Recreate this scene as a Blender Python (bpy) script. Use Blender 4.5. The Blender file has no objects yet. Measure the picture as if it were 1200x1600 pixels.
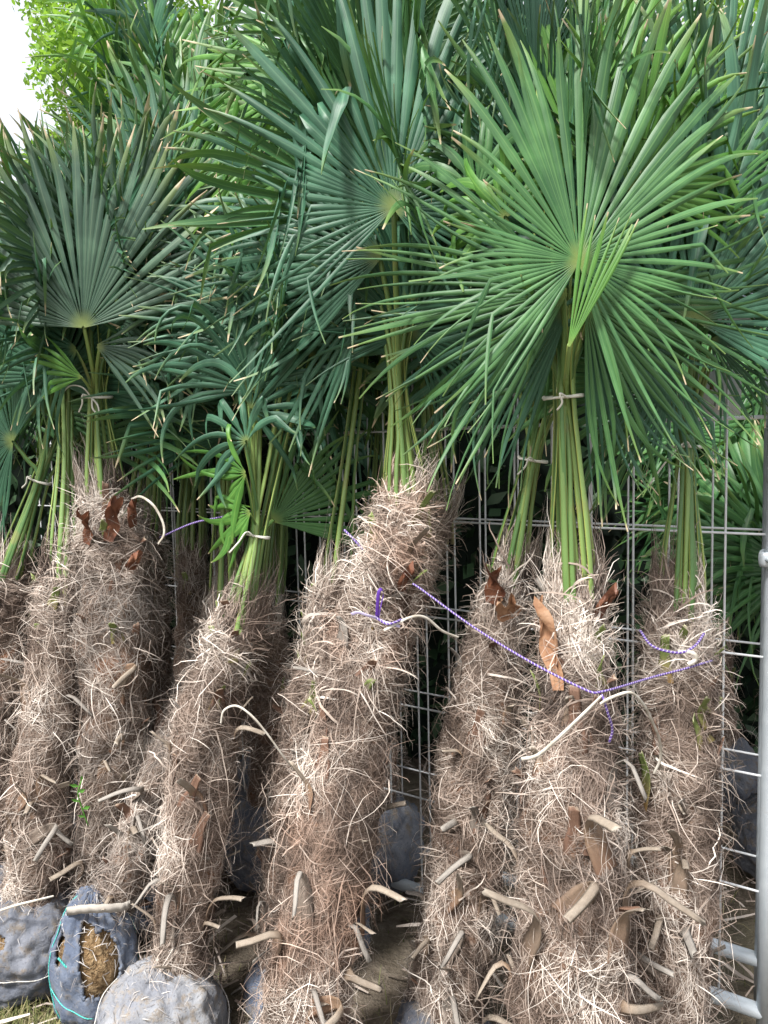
import bpy, math, random
import numpy as np
from mathutils import Vector, Matrix, noise as mnoise

R = math.radians
scene = bpy.context.scene
col = scene.collection

# ------------------------------------------------------------------ camera
EYE = 1.6
PITCH = R(4.8)
cam_d = bpy.data.cameras.new('camera')
cam_d.sensor_fit = 'VERTICAL'; cam_d.sensor_height = 36.0; cam_d.lens = 27.0
cam_d.clip_start = 0.05; cam_d.clip_end = 500
cam = bpy.data.objects.new('camera', cam_d); col.objects.link(cam)
cam.location = (0, 0, EYE); cam.rotation_euler = (R(90) - PITCH, 0, 0)
scene.camera = cam

# ------------------------------------------------------------------ sky and sun
SUN_EL, SUN_AZ = R(56), R(218)          # azimuth clockwise from +Y: behind the camera, to its left
w = bpy.data.worlds.new('World'); scene.world = w; w.use_nodes = True
nt = w.node_tree; nt.nodes.clear()
sky = nt.nodes.new('ShaderNodeTexSky'); sky.sky_type = 'NISHITA'; sky.sun_disc = False
sky.sun_elevation = SUN_EL; sky.sun_rotation = SUN_AZ
sky.air_density = 1.0; sky.dust_density = 9.0; sky.ozone_density = 1.0; sky.altitude = 0
bg = nt.nodes.new('ShaderNodeBackground'); bg.inputs['Strength'].default_value = 0.07
wo = nt.nodes.new('ShaderNodeOutputWorld')
cl = nt.nodes.new('ShaderNodeMix'); cl.data_type = 'RGBA'; cl.inputs[0].default_value = .55      # even high cloud
cl.inputs[7].default_value = (9.6, 9.8, 10.2, 1)
nt.links.new(sky.outputs[0], cl.inputs[6]); nt.links.new(cl.outputs[2], bg.inputs[0]); nt.links.new(bg.outputs[0], wo.inputs[0])
sd = bpy.data.lights.new('sun', 'SUN'); sd.energy = 2.8; sd.angle = R(9); sd.color = (1.0, 0.98, 0.955)
so = bpy.data.objects.new('sun', sd); col.objects.link(so)
sdir = Vector((math.sin(SUN_AZ) * math.cos(SUN_EL), math.cos(SUN_AZ) * math.cos(SUN_EL), math.sin(SUN_EL)))
so.rotation_euler = (-sdir).to_track_quat('-Z', 'Y').to_euler()
so.location = (-3, -5, 8)
vs = scene.view_settings
vs.view_transform = 'Standard'; vs.look = 'None'; vs.gamma = 1.0; vs.use_curve_mapping = False
vs.exposure = 1.42
scene.cycles.max_bounces = 6
scene.cycles.transparent_max_bounces = 4

# ------------------------------------------------------------------ helpers
FW = np.array([0, math.cos(PITCH), -math.sin(PITCH)])
UPV = np.array([0, math.sin(PITCH), math.cos(PITCH)])
def at(px, py, Y):
    """point of the place that the photograph shows at (px, py), Y metres in front of the camera"""
    d = np.array([(px - 600) / 1200, 0, 0]) + (800 - py) / 1200 * UPV + FW
    return np.array([0, 0, EYE]) + d * (Y / d[1])
def nrmz(v):
    v = np.asarray(v, float); return v / (np.linalg.norm(v, axis=-1, keepdims=True) + 1e-12)
Z = np.array([0, 0, 1.0])

def mesh(name, V, F, mat=None, par=None, smooth=False):
    """V (n,3), F (m,3|4) numpy; par (n,3): per vertex (across, along, random)"""
    V = np.asarray(V, np.float32); F = np.asarray(F, np.int32)
    me = bpy.data.meshes.new(name)
    n, m, k = len(V), len(F), F.shape[1]
    me.vertices.add(n); me.vertices.foreach_set('co', V.ravel())
    me.loops.add(m * k); me.loops.foreach_set('vertex_index', F.ravel())
    me.polygons.add(m); me.polygons.foreach_set('loop_start', np.arange(m, dtype=np.int32) * k)
    if smooth: me.polygons.foreach_set('use_smooth', np.ones(m, bool))
    if par is not None:
        a = me.attributes.new('par', 'FLOAT_VECTOR', 'POINT')
        a.data.foreach_set('vector', np.asarray(par, np.float32).ravel())
    me.update(calc_edges=True)
    if mat: me.materials.append(mat)
    return me
def obj(name, me, parent=None, loc=None, mw=None):
    o = bpy.data.objects.new(name, me); col.objects.link(o)
    if parent is not None: o.parent = parent
    if loc is not None: o.location = loc
    if mw is not None: o.matrix_local = mw
    return o
def empty(name, loc, label, cat, group=None):
    o = bpy.data.objects.new(name, None); col.objects.link(o); o.location = loc
    o.empty_display_size = 0.1
    return tag(o, label, cat, group)
def tag(o, label=None, cat=None, group=None, kind=None):
    if label: o['label'] = label
    if cat: o['category'] = cat
    if group: o['group'] = group
    if kind: o['kind'] = kind
    return o

def catmull(P, n):
    P = np.asarray(P, float)
    if len(P) == 2:
        t = np.linspace(0, 1, n)[:, None]; return P[0] * (1 - t) + P[1] * t
    Q = np.vstack([2 * P[0] - P[1], P, 2 * P[-1] - P[-2]])
    u = np.linspace(0, len(P) - 1 - 1e-9, n); i = u.astype(int); t = (u - i)[:, None]
    a, b, c, d = Q[i], Q[i + 1], Q[i + 2], Q[i + 3]
    return .5 * (2 * b + (c - a) * t + (2 * a - 5 * b + 4 * c - d) * t ** 2 + (3 * b - a - 3 * c + d) * t ** 3)
def tube(P, rad, nseg=8, flat=1.0, wref=None, caps=True, rnd=0.5):
    """tube along P; rad scalar or per point; flat = thickness / width; wref: direction of the width"""
    P = np.asarray(P, float); n = len(P)
    rad = np.broadcast_to(np.asarray(rad, float), (n,))
    T = nrmz(np.gradient(P, axis=0))
    a = np.array(wref, float) if wref is not None else (np.array([1., 0, 0]) if abs(nrmz(P[-1] - P[0])[0]) < .8 else np.array([0, 1., 0]))
    A = np.zeros((n, 3)); cur = a
    for i in range(n):
        cur = cur - T[i] * np.dot(cur, T[i]); cur = cur / (np.linalg.norm(cur) + 1e-9); A[i] = cur
    B = np.cross(T, A)
    th = np.linspace(0, 2 * math.pi, nseg, endpoint=False)
    V = P[:, None] + rad[:, None, None] * (np.cos(th)[None, :, None] * A[:, None] + flat * np.sin(th)[None, :, None] * B[:, None])
    L = np.concatenate([[0], np.cumsum(np.linalg.norm(np.diff(P, axis=0), axis=1))])
    par = np.stack([np.broadcast_to(np.cos(th), (n, nseg)), np.broadcast_to(L[:, None], (n, nseg)), np.full((n, nseg), rnd)], -1)
    i, j = np.meshgrid(np.arange(n - 1), np.arange(nseg), indexing='ij'); k = (j + 1) % nseg
    F = np.stack([i * nseg + j, i * nseg + k, (i + 1) * nseg + k, (i + 1) * nseg + j], -1).reshape(-1, 4)
    V = V.reshape(-1, 3); par = par.reshape(-1, 3)
    if caps:
        c0 = len(V); V = np.vstack([V, P[:1], P[-1:]]); par = np.vstack([par, [[0, 0, rnd], [0, L[-1], rnd]]])
        jj = np.arange(0, nseg, 1); kk = (jj + 1) % nseg
        F = np.vstack([F, np.stack([kk, jj, np.full(nseg, c0), np.full(nseg, c0)], -1),
                       np.stack([(n - 1) * nseg + jj, (n - 1) * nseg + kk, np.full(nseg, c0 + 1), np.full(nseg, c0 + 1)], -1)])
    return V, F, par
def tris(F):
    """quads (with possible repeated corner) to triangles"""
    F = np.asarray(F); a = F[:, [0, 1, 2]]; b = F[:, [0, 2, 3]]
    b = b[b[:, 1] != b[:, 2]]
    return np.vstack([a, b])
def tubemesh(name, P, rad, mat, nseg=8, flat=1.0, wref=None, smooth=True, rnd=.5):
    V, F, par = tube(P, rad, nseg, flat, wref, True, rnd)
    return mesh(name, V, tris(F), mat, par, smooth)
def joinparts(lst):
    Vs, Fs, Ps, o = [], [], [], 0
    for V, F, P in lst:
        Vs.append(V); Fs.append(np.asarray(F) + o); Ps.append(P); o += len(V)
    return np.vstack(Vs), np.vstack(Fs), np.vstack(Ps)

class SinNoise:
    def __init__(s, rng, n=14, kmax=5, mmax=6):
        s.k = rng.integers(-kmax, kmax + 1, n); s.m = rng.uniform(-mmax, mmax, n)
        s.p = rng.uniform(0, 6.28, n); a = rng.uniform(.4, 1, n); s.a = a / np.sqrt((a ** 2).sum() / 2)
    def __call__(s, th, z):
        out = np.zeros(np.broadcast(th, z).shape)
        for k, m, p, a in zip(s.k, s.m, s.p, s.a): out = out + a * np.sin(k * th + m * z * 6.28 + p)
        return out

# ------------------------------------------------------------------ materials
class NG:
    def __init__(s, name):
        s.m = bpy.data.materials.new(name); s.m.use_nodes = True
        s.t = s.m.node_tree; s.t.nodes.clear()
        s.out = s.n('ShaderNodeOutputMaterial')
    def n(s, ty, **kw):
        x = s.t.nodes.new(ty)
        for k, v in kw.items(): setattr(x, k, v)
        return x
    def l(s, a, b): s.t.links.new(a, b)
    def put(s, v, sock):
        if isinstance(v, bpy.types.NodeSocket): s.l(v, sock)
        elif isinstance(v, (tuple, list)) and len(v) == 3 and sock.type == 'RGBA': sock.default_value = (*v, 1)
        else: sock.default_value = v
    def math(s, op, a, b=0.0, clamp=False):
        x = s.n('ShaderNodeMath', operation=op, use_clamp=clamp); s.put(a, x.inputs[0]); s.put(b, x.inputs[1]); return x.outputs[0]
    def mix(s, f, a, b, mode='MIX'):
        x = s.n('ShaderNodeMix', data_type='RGBA', blend_type=mode); s.put(f, x.inputs[0]); s.put(a, x.inputs[6]); s.put(b, x.inputs[7]); return x.outputs[2]
    def ramp(s, f, stops):
        x = s.n('ShaderNodeValToRGB'); s.put(f, x.inputs[0]); e = x.color_ramp.elements
        while len(e) < len(stops): e.new(.5)
        for q, (p, c) in zip(e, stops):
            q.position = p; q.color = (*c, 1) if len(c) == 3 else c
        return x.outputs[0]
    def smooth(s, v, a, b):
        x = s.n('ShaderNodeMapRange', interpolation_type='SMOOTHSTEP'); s.put(v, x.inputs[0]); x.inputs[1].default_value = a; x.inputs[2].default_value = b; return x.outputs[0]
    def noise(s, scale, detail=3, rough=.55, vec=None, dist=0):
        x = s.n('ShaderNodeTexNoise'); x.inputs['Scale'].default_value = scale; x.inputs['Detail'].default_value = detail
        x.inputs['Roughness'].default_value = rough; x.inputs['Distortion'].default_value = dist
        s.l(vec if vec is not None else s.n('ShaderNodeTexCoord').outputs['Object'], x.inputs['Vector']); return x.outputs[0]
    def par(s):
        a = s.n('ShaderNodeAttribute', attribute_name='par'); x = s.n('ShaderNodeSeparateXYZ'); s.l(a.outputs['Vector'], x.inputs[0]); return x.outputs
    def objrand(s): return s.n('ShaderNodeObjectInfo').outputs['Random']
    def bump(s, h, strength=.4, dist=.01):
        x = s.n('ShaderNodeBump'); x.inputs['Strength'].default_value = strength; x.inputs['Distance'].default_value = dist; s.put(h, x.inputs['Height']); return x.outputs[0]
    def bsdf(s, color, rough=.6, spec=.4, metal=0, normal=None, trans=None, tcol=None):
        p = s.n('ShaderNodeBsdfPrincipled'); s.put(color, p.inputs['Base Color']); s.put(rough, p.inputs['Roughness'])
        p.inputs['Specular IOR Level'].default_value = spec; p.inputs['Metallic'].default_value = metal
        if normal is not None: s.l(normal, p.inputs['Normal'])
        o = p.outputs[0]
        if trans:
            t = s.n('ShaderNodeBsdfTranslucent'); s.put(tcol if tcol is not None else color, t.inputs[0])
            x = s.n('ShaderNodeMixShader'); x.inputs[0].default_value = trans
            s.l(o, x.inputs[1]); s.l(t.outputs[0], x.inputs[2]); o = x.outputs[0]
        s.l(o, s.out.inputs['Surface']); return s.m

def leaf_mat(name, ca, cb, trans=.22, tip=.9, rough=.35):
    g = NG(name); u, v, r = g.par()
    orr = g.objrand()
    base = g.mix(g.math('ADD', g.math('MULTIPLY', r, .55), g.math('MULTIPLY', orr, .45)), ca, cb)
    nz = g.noise(9, 3)
    base = g.mix(g.smooth(nz, .45, .8), base, tuple(x * 1.35 for x in cb))
    st = g.n('ShaderNodeTexNoise'); st.inputs['Scale'].default_value = 1.0; st.inputs['Detail'].default_value = 2
    cmb = g.n('ShaderNodeCombineXYZ'); g.l(g.math('MULTIPLY', u, 7), cmb.inputs[0]); g.l(g.math('MULTIPLY', v, 2.5), cmb.inputs[1]); g.l(g.math('MULTIPLY', r, 90), cmb.inputs[2])
    g.l(cmb.outputs[0], st.inputs['Vector'])
    base = g.mix(g.math('MULTIPLY', g.smooth(st.outputs[0], .4, .65), .28), base, tuple(x * .55 for x in ca))
    rib = g.smooth(g.math('ABSOLUTE', u), .16, .04)
    base = g.mix(g.math('MULTIPLY', rib, .32), base, (cb[0] * 2.2 + .03, cb[1] * 1.7 + .03, cb[2] * 1.6 + .02))
    hub = g.smooth(v, .10, .0)
    base = g.mix(g.math('MULTIPLY', hub, .7), base, (.22, .27, .07))
    tv = g.math('ADD', v, g.math('MULTIPLY', g.math('SUBTRACT', r, .5), .12))
    base = g.mix(g.math('MULTIPLY', g.smooth(tv, tip - .12, tip + .08), .38), base, (.20, .26, .05))
    base = g.mix(g.smooth(tv, tip + .075, tip + .11), base, (.46, .38, .25))
    return g.bsdf(base, g.math('ADD', rough, g.math('MULTIPLY', nz, .2)), .36, normal=g.bump(st.outputs[0], .22, .002), trans=trans,
                  tcol=g.mix(.6, base, (.20, .42, .03)))
M = {}
M['leaf_blue'] = leaf_mat('leaf_blue_green', (.022, .080, .046), (.058, .158, .092), .10)
M['leaf'] = leaf_mat('leaf_green', (.028, .098, .036), (.076, .190, .062), .12)
M['leaf_fresh'] = leaf_mat('leaf_fresh_green', (.048, .160, .026), (.105, .260, .048), .20)
M['leaf_grey'] = leaf_mat('leaf_grey_green', (.028, .066, .046), (.066, .126, .080), .08, tip=.84)

g = NG('petiole'); u, v, r = g.par()
c = g.mix(g.math('MULTIPLY', g.objrand(), 1.0), (.065, .155, .045), (.22, .33, .095))
c = g.mix(g.smooth(g.math('ABSOLUTE', u), .75, 1.0), c, (.36, .40, .10))
c = g.mix(g.math('MULTIPLY', g.smooth(g.noise(14, 4), .56, .72), .35), c, (.28, .22, .08))
c = g.mix(g.smooth(v, .10, .0), c, (.36, .33, .17))
M['petiole'] = g.bsdf(c, .42, .5)

def fibre_mat(name, warm, k):
    g = NG(name); u, v, r = g.par()
    c = g.ramp(r, [(0, (.055, .040, .033)), (.3, (.20, .152, .125)), (.65, (.43, .36, .305)), (1, (.78, .72, .65))])
    c = g.mix(g.math('MULTIPLY', g.smooth(g.noise(5, 3), .40, .68), k), c, warm)
    c = g.mix(g.math('MULTIPLY', g.smooth(g.noise(3.1, 2), .5, .7), .35), c, (.25, .225, .20))
    return g.bsdf(c, .75, .25, trans=.12)
M['fibre'] = fibre_mat('palm_fibre', (.40, .31, .255), .5)
M['fibre_red'] = fibre_mat('palm_fibre_red', (.50, .335, .25), .65)
M['fibre_grey'] = fibre_mat('palm_fibre_grey', (.36, .33, .30), .7)
g = NG('trunk_matting'); 
n1 = g.noise(6, 5, .65); n2 = g.noise(60, 4, .7, dist=1.5)
c = g.ramp(n2, [(.25, (.05, .035, .028)), (.5, (.165, .12, .093)), (.75, (.33, .26, .21))])
c = g.mix(g.math('MULTIPLY', g.smooth(n1, .5, .7), .7), c, (.27, .125, .065))
M['trunk'] = g.bsdf(c, .9, .15, normal=g.bump(n2, .9, .02))

g = NG('lint'); u, v, r = g.par(); M['lint'] = g.bsdf(g.ramp(r, [(0, (.16, .15, .15)), (.6, (.34, .33, .33)), (1, (.55, .52, .48))]), .85, .2)
def stub_mat(name, base, mid, tip, cut):
    g = NG(name); u, v, r = g.par()
    rr = g.objrand()
    nz = g.noise(40, 4, .7)
    c = g.ramp(v, [(0, base), (.42, mid), (.62, tip), (.97, tip), (1.0, cut)])
    c = g.mix(g.math('MULTIPLY', g.math('MULTIPLY', g.smooth(nz, .35, .7), .6), g.math('ADD', rr, .2)), c, tuple(x * .5 for x in mid))
    c = g.mix(g.math('MULTIPLY', rr, .55), c, tuple(x * .55 for x in tip))
    st = g.n('ShaderNodeTexNoise'); cm = g.n('ShaderNodeCombineXYZ'); g.l(g.math('MULTIPLY', u, 12), cm.inputs[0]); g.l(g.math('MULTIPLY', v, 3), cm.inputs[1]); g.l(cm.outputs[0], st.inputs['Vector'])
    c = g.mix(g.math('MULTIPLY', g.smooth(st.outputs[0], .45, .65), .45), c, tuple(x * .45 for x in tip))
    return g.bsdf(c, .65, .3, normal=g.bump(st.outputs[0], .4, .004))
M['stub_dry'] = stub_mat('stub_dry', (.17, .085, .05), (.25, .165, .105), (.33, .28, .225), (.5, .45, .38))
M['stub_grey'] = stub_mat('stub_grey', (.14, .10, .075), (.23, .19, .155), (.32, .295, .265), (.46, .43, .38))
M['stub_green'] = stub_mat('stub_green', (.28, .14, .06), (.26, .24, .10), (.22, .29, .085), (.62, .58, .4))
M['stub_brown'] = stub_mat('stub_brown', (.13, .075, .052), (.18, .10, .068), (.22, .13, .09), (.45, .36, .27))
g = NG('dry_sheath'); u, v, r = g.par(); nz = g.noise(22, 4, .6)
c = g.ramp(nz, [(.3, (.085, .032, .02)), (.55, (.19, .078, .043)), (.75, (.36, .20, .125))])
M['sheath'] = g.bsdf(c, .5, .4, normal=g.bump(nz, .5, .01), trans=.15)
g = NG('sheath_pale'); nz = g.noise(22, 4, .6)
M['sheath_pale'] = g.bsdf(g.ramp(nz, [(.3, (.27, .13, .075)), (.5, (.42, .24, .14)), (.75, (.55, .37, .25))]), .5, .4, normal=g.bump(nz, .4, .01), trans=.1)

def burlap(name, a, b, dirt):
    g = NG(name)
    tc = g.n('ShaderNodeTexCoord').outputs['Object']
    n1 = g.noise(7, 5, .6); n2 = g.noise(28, 5, .7); n3 = g.noise(150, 2, .6)
    c = g.mix(g.smooth(n1, .35, .65), a, b)
    c = g.mix(g.math('MULTIPLY', g.smooth(n2, .48, .66), .75), c, dirt)
    c = g.mix(g.math('MULTIPLY', g.smooth(n3, .64, .74), .3), c, (.40, .39, .36))
    c = g.mix(g.math('MULTIPLY', g.smooth(n3, .42, .3), .5), c, tuple(x * .4 for x in a))
    h = g.math('ADD', g.math('MULTIPLY', n3, .35), n2)
    return g.bsdf(c, .9, .15, normal=g.bump(h, .6, .008))
M['burlap'] = burlap('burlap_grey', (.095, .105, .13), (.18, .19, .215), (.16, .13, .095))
M['burlap_blue'] = burlap('burlap_blue', (.085, .105, .15), (.165, .195, .25), (.15, .135, .12))
M['burlap_pale'] = burlap('burlap_pale', (.17, .18, .205), (.28, .29, .305), (.22, .18, .135))
g = NG('soil'); n1 = g.noise(18, 6, .7); n2 = g.noise(90, 3, .6)
M['soil'] = g.bsdf(g.mix(g.smooth(n2, .4, .7), g.ramp(n1, [(.3, (.09, .055, .028)), (.7, (.25, .165, .085))]), (.32, .23, .13)), .95, .1, normal=g.bump(g.math('ADD', n1, n2), 1, .02))
g = NG('ground_dirt'); n1 = g.noise(1.3, 5, .6); n2 = g.noise(22, 6, .7); n3 = g.noise(120, 3, .6)
c = g.ramp(n2, [(.3, (.085, .068, .05)), (.6, (.185, .155, .12)), (.8, (.27, .235, .19))])
c = g.mix(g.math('MULTIPLY', g.smooth(n1, .45, .65), .5), c, (.105, .10, .06))
M['ground'] = g.bsdf(c, .95, .1, normal=g.bump(g.math('ADD', n2, g.math('MULTIPLY', n3, .4)), .9, .03))
g = NG('galvanised_steel'); n1 = g.noise(35, 4, .6); n2 = g.noise(260, 2)
c = g.mix(n1, (.44, .50, .55), (.62, .67, .70)); c = g.mix(g.math('MULTIPLY', g.smooth(g.noise(12, 5, .7), .58, .72), .35), c, (.30, .27, .23))
M['steel'] = g.bsdf(c, g.math('ADD', .38, g.math('MULTIPLY', n1, .25)), .5, .45, normal=g.bump(n2, .1, .002))
g = NG('wire_zinc'); M['wire'] = g.bsdf(g.mix(g.noise(40, 3), (.62, .65, .67), (.80, .82, .83)), .45, .5, .15)
g = NG('white_tape'); M['white_tape'] = g.bsdf(g.mix(g.smooth(g.noise(30, 4), .4, .7), (.66, .63, .56), (.42, .38, .31)), .5, .4, trans=.12)
g = NG('tie_string'); M['string'] = g.bsdf(g.mix(g.noise(60, 3), (.62, .62, .55), (.78, .77, .70)), .7, .2)
def twine_mat(name, a, b):
    g = NG(name); u, v, r = g.par()
    ph = g.math('ADD', g.math('MULTIPLY', v, 760), g.math('MULTIPLY', u, 1.8))
    s = g.smooth(g.math('SINE', ph), .2, .95)
    return g.bsdf(g.mix(s, a, b), .55, .35, normal=g.bump(s, .5, .002))
M['twine_purple'] = twine_mat('twine_purple', (.10, .055, .25), (.42, .38, .52))
M['ribbon_purple'] = NG('ribbon_purple').bsdf((.10, .035, .30), .4, .5)
M['ribbon_lilac'] = NG('ribbon_lilac').bsdf((.52, .47, .70), .5, .4)
M['twine_teal'] = twine_mat('twine_teal', (.05, .40, .36), (.16, .55, .50))
M['twine_pale'] = twine_mat('twine_pale', (.50, .49, .46), (.66, .65, .60))
g = NG('strap_grey'); nz = g.noise(30, 5, .7); M['strap'] = g.bsdf(g.mix(nz, (.22, .20, .175), (.46, .43, .39)), .85, .2, normal=g.bump(nz, .5, .006))
M['sign'] = NG('sign_white').bsdf((.62, .66, .68), .4, .4)
M['sign_red'] = NG('sign_red').bsdf((.16, .03, .025), .5, .4)
M['sign_ink'] = NG('sign_ink').bsdf((.05, .07, .08), .5, .4)
g = NG('grass'); u, v, r = g.par(); M['grass'] = g.bsdf(g.ramp(r, [(0, (.07, .10, .03)), (.5, (.16, .18, .065)), (.8, (.30, .26, .13)), (1, (.45, .40, .25))]), .7, .2, trans=.2)
g = NG('tree_leaf_bright'); u, v, r = g.par(); M['tree_leaf'] = g.bsdf(g.ramp(r, [(0, (.09, .20, .025)), (.6, (.17, .33, .045)), (1, (.28, .42, .07))]), .5, .3, trans=.4, tcol=(.32, .55, .06))
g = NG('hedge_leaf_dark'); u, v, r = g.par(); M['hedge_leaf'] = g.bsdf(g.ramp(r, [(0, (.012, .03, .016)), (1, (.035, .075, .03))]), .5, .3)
M['hedge_core'] = NG('hedge_core').bsdf((.010, .016, .012), .9, .1)  # near-black filling of the added backdrop, stands in for deep shade
g = NG('bark'); nz = g.noise(20, 5, .7); M['bark'] = g.bsdf(g.mix(nz, (.06, .045, .035), (.18, .14, .11)), .9, .1, normal=g.bump(nz, .8, .02))
g = NG('seedling'); M['weed'] = g.bsdf((.11, .30, .05), .5, .3, trans=.3)

# ------------------------------------------------------------------ ground
def ground():
    rng = np.random.default_rng(3)
    xs = np.concatenate([[-120, -40, -15, -7], np.linspace(-4, 4, 90), [7, 15, 40, 120]])
    ys = np.concatenate([[-40, -12, -4], np.linspace(-1, 6, 80), [9, 20, 60, 160]])
    X, Y = np.meshgrid(xs, ys, indexing='ij')
    H = np.zeros_like(X)
    for i in range(X.shape[0]):
        for j in range(X.shape[1]):
            if abs(X[i, j]) < 5 and -2 < Y[i, j] < 7:
                H[i, j] = .05 * mnoise.noise((X[i, j] * 1.7, Y[i, j] * 1.7, 0)) + .02 * mnoise.noise((X[i, j] * 7, Y[i, j] * 7, 2))
    V = np.stack([X, Y, H - .02], -1).reshape(-1, 3); nx, ny = X.shape
    i, j = np.meshgrid(np.arange(nx - 1), np.arange(ny - 1), indexing='ij')
    F = np.stack([i * ny + j, (i + 1) * ny + j, (i + 1) * ny + j + 1, i * ny + j + 1], -1).reshape(-1, 4)
    o = obj('ground', mesh('ground', V, F, M['ground'], smooth=True)); tag(o, kind='structure')
    o['label'] = 'bare brown soil ground under the palms'
ground()

# ------------------------------------------------------------------ palm parts
def blade_arrays(hub, up, nrm, Rr, spread, nseg, rng, droop=.5, kink=.15, cup=.1, lat=.26, K=12, split=(.46, .62), sidelen=.22, kr=(.5, .85), lens=None, wmin=.005):
    """one fan-shaped leaf blade: pleated in its inner part, split into pointed segments beyond"""
    up = nrmz(up); nrm = nrmz(nrm - up * np.dot(nrm, up)); side = np.cross(up, nrm)
    dth = R(spread) / nseg
    th = (np.arange(nseg) - (nseg - 1) / 2) * dth
    ab = np.abs(th) / math.pi
    L = Rr * (1 - sidelen * ab ** 1.3) * (1 + rng.normal(0, .06, nseg))
    th = th + .05 * np.sin(th * rng.uniform(3, 6) + rng.uniform(0, 6)) + .03 * np.sin(th * rng.uniform(9, 14) + rng.uniform(0, 6))
    if lens: L = Rr * np.interp(np.degrees(th), [p for p, _ in lens], [f for _, f in lens]) * (1 + rng.normal(0, .07, nseg))
    d = nrmz(np.cos(th)[:, None] * up + np.sin(th)[:, None] * side + (cup * np.cos(th * .7))[:, None] * nrm)
    wv = nrmz(-np.sin(th)[:, None] * up + np.cos(th)[:, None] * side)
    p = np.repeat(np.asarray(hub, float)[None], nseg, 0) + d * .004
    ts = rng.uniform(*split, nseg) * (1 - .62 * np.clip((ab - .25) / .5, 0, 1)); fo = rng.uniform(-.45, .45, nseg); ts_s = .5 * (split[0] + split[1])
    dr_own = rng.gamma(1.5, .55, nseg) * droop
    jit = rng.normal(0, lat, (nseg, 3)); tw = rng.normal(0, .7, nseg)
    kt = np.where(rng.random(nseg) < kink, rng.uniform(*kr, nseg), 9.)
    kdone = np.zeros(nseg, bool)
    rn = rng.random(nseg)
    tt = np.linspace(0, 1, K + 1) ** .95
    wmax = L * ts_s * math.tan(dth / 2)
    rows, pars = [], []
    g = -Z
    for k in range(K + 1):
        t = tt[k]
        if k:
            dt = tt[k] - tt[k - 1]
            free = np.clip((t - ts) / (1 - ts), 0, 1)
            bend = droop * .42 * t * dt * 2.0
            d = d + g * (bend + dr_own * free * dt * 1.35)[:, None] + jit * (free * dt * 4)[:, None]
            kn = (t >= kt) & ~kdone
            if kn.any():
                d[kn] = .3 * d[kn] + (.8 + .5 * rng.random((kn.sum(), 1))) * g + .25 * nrm + rng.normal(0, .18, (kn.sum(), 3)); kdone |= kn
            d = nrmz(d); p = p + d * (L * dt)[:, None]
        free = np.clip((t - ts) / (1 - ts), 0, 1)
        wv = nrmz(wv - d * (wv * d).sum(1, keepdims=True))
        n = np.cross(wv, d); n = n * np.where((n @ nrm)[:, None] < -2, -1, 1)
        a = tw * free * .8
        w2 = wv * np.cos(a)[:, None] + n * np.sin(a)[:, None]; n2 = np.cross(w2, d)
        hw = np.where(t < ts, L * t * math.tan(dth / 2), np.maximum(L * ts, L * ts + (t - ts) * L * .25 * (1 - free)) * math.tan(dth / 2) * (1 - free ** 3.2 * .90) * (1 - .06 * np.clip(free * 6, 0, 1)))
        hw = np.where(t >= ts, np.maximum(hw, wmin * np.clip(free * 5, 0, 1) * (1 - free ** 3.2 * .9)), hw)
        hw = np.maximum(hw, .0015)
        f = .66 + (fo - .10) * np.clip(free * 2, 0, 1)
        cf, sf = np.cos(f), np.sin(f)
        cfr = np.where(t < ts, 1.0, 1 - (1 - cf) * np.clip(free * 3, 0, 1))
        rows.append(np.stack([p - w2 * (hw * cfr)[:, None], p + n2 * (hw * sf)[:, None], p + w2 * (hw * cfr)[:, None]], 1))
        o = np.ones(nseg)
        pars.append(np.stack([np.stack([-o, o * t, rn], -1), np.stack([o * 0, o * t, rn], -1), np.stack([o, o * t, rn], -1)], 1))
    V = np.stack(rows, 1); P = np.stack(pars, 1)          # seg, row, 3, 3
    s, k = np.meshgrid(np.arange(nseg), np.arange(K), indexing='ij')
    b = (s * (K + 1) + k) * 3
    F = np.concatenate([np.stack([b, b + 1, b + 4, b + 3], -1).reshape(-1, 4), np.stack([b + 1, b + 2, b + 5, b + 4], -1).reshape(-1, 4)])
    return V.reshape(-1, 3), F, P.reshape(-1, 3)

def fan_frame(az, tilt, roll):
    """az 0 faces the camera side (-Y), positive turns to +X; tilt > 0 faces upward; roll turns the leaf in its plane"""
    n = nrmz(np.array([math.sin(az), -math.cos(az), tilt]))
    u = nrmz(Z - n * n[2]); s = np.cross(u, n)
    return nrmz(u * math.cos(roll) + s * math.sin(roll)), n

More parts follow.
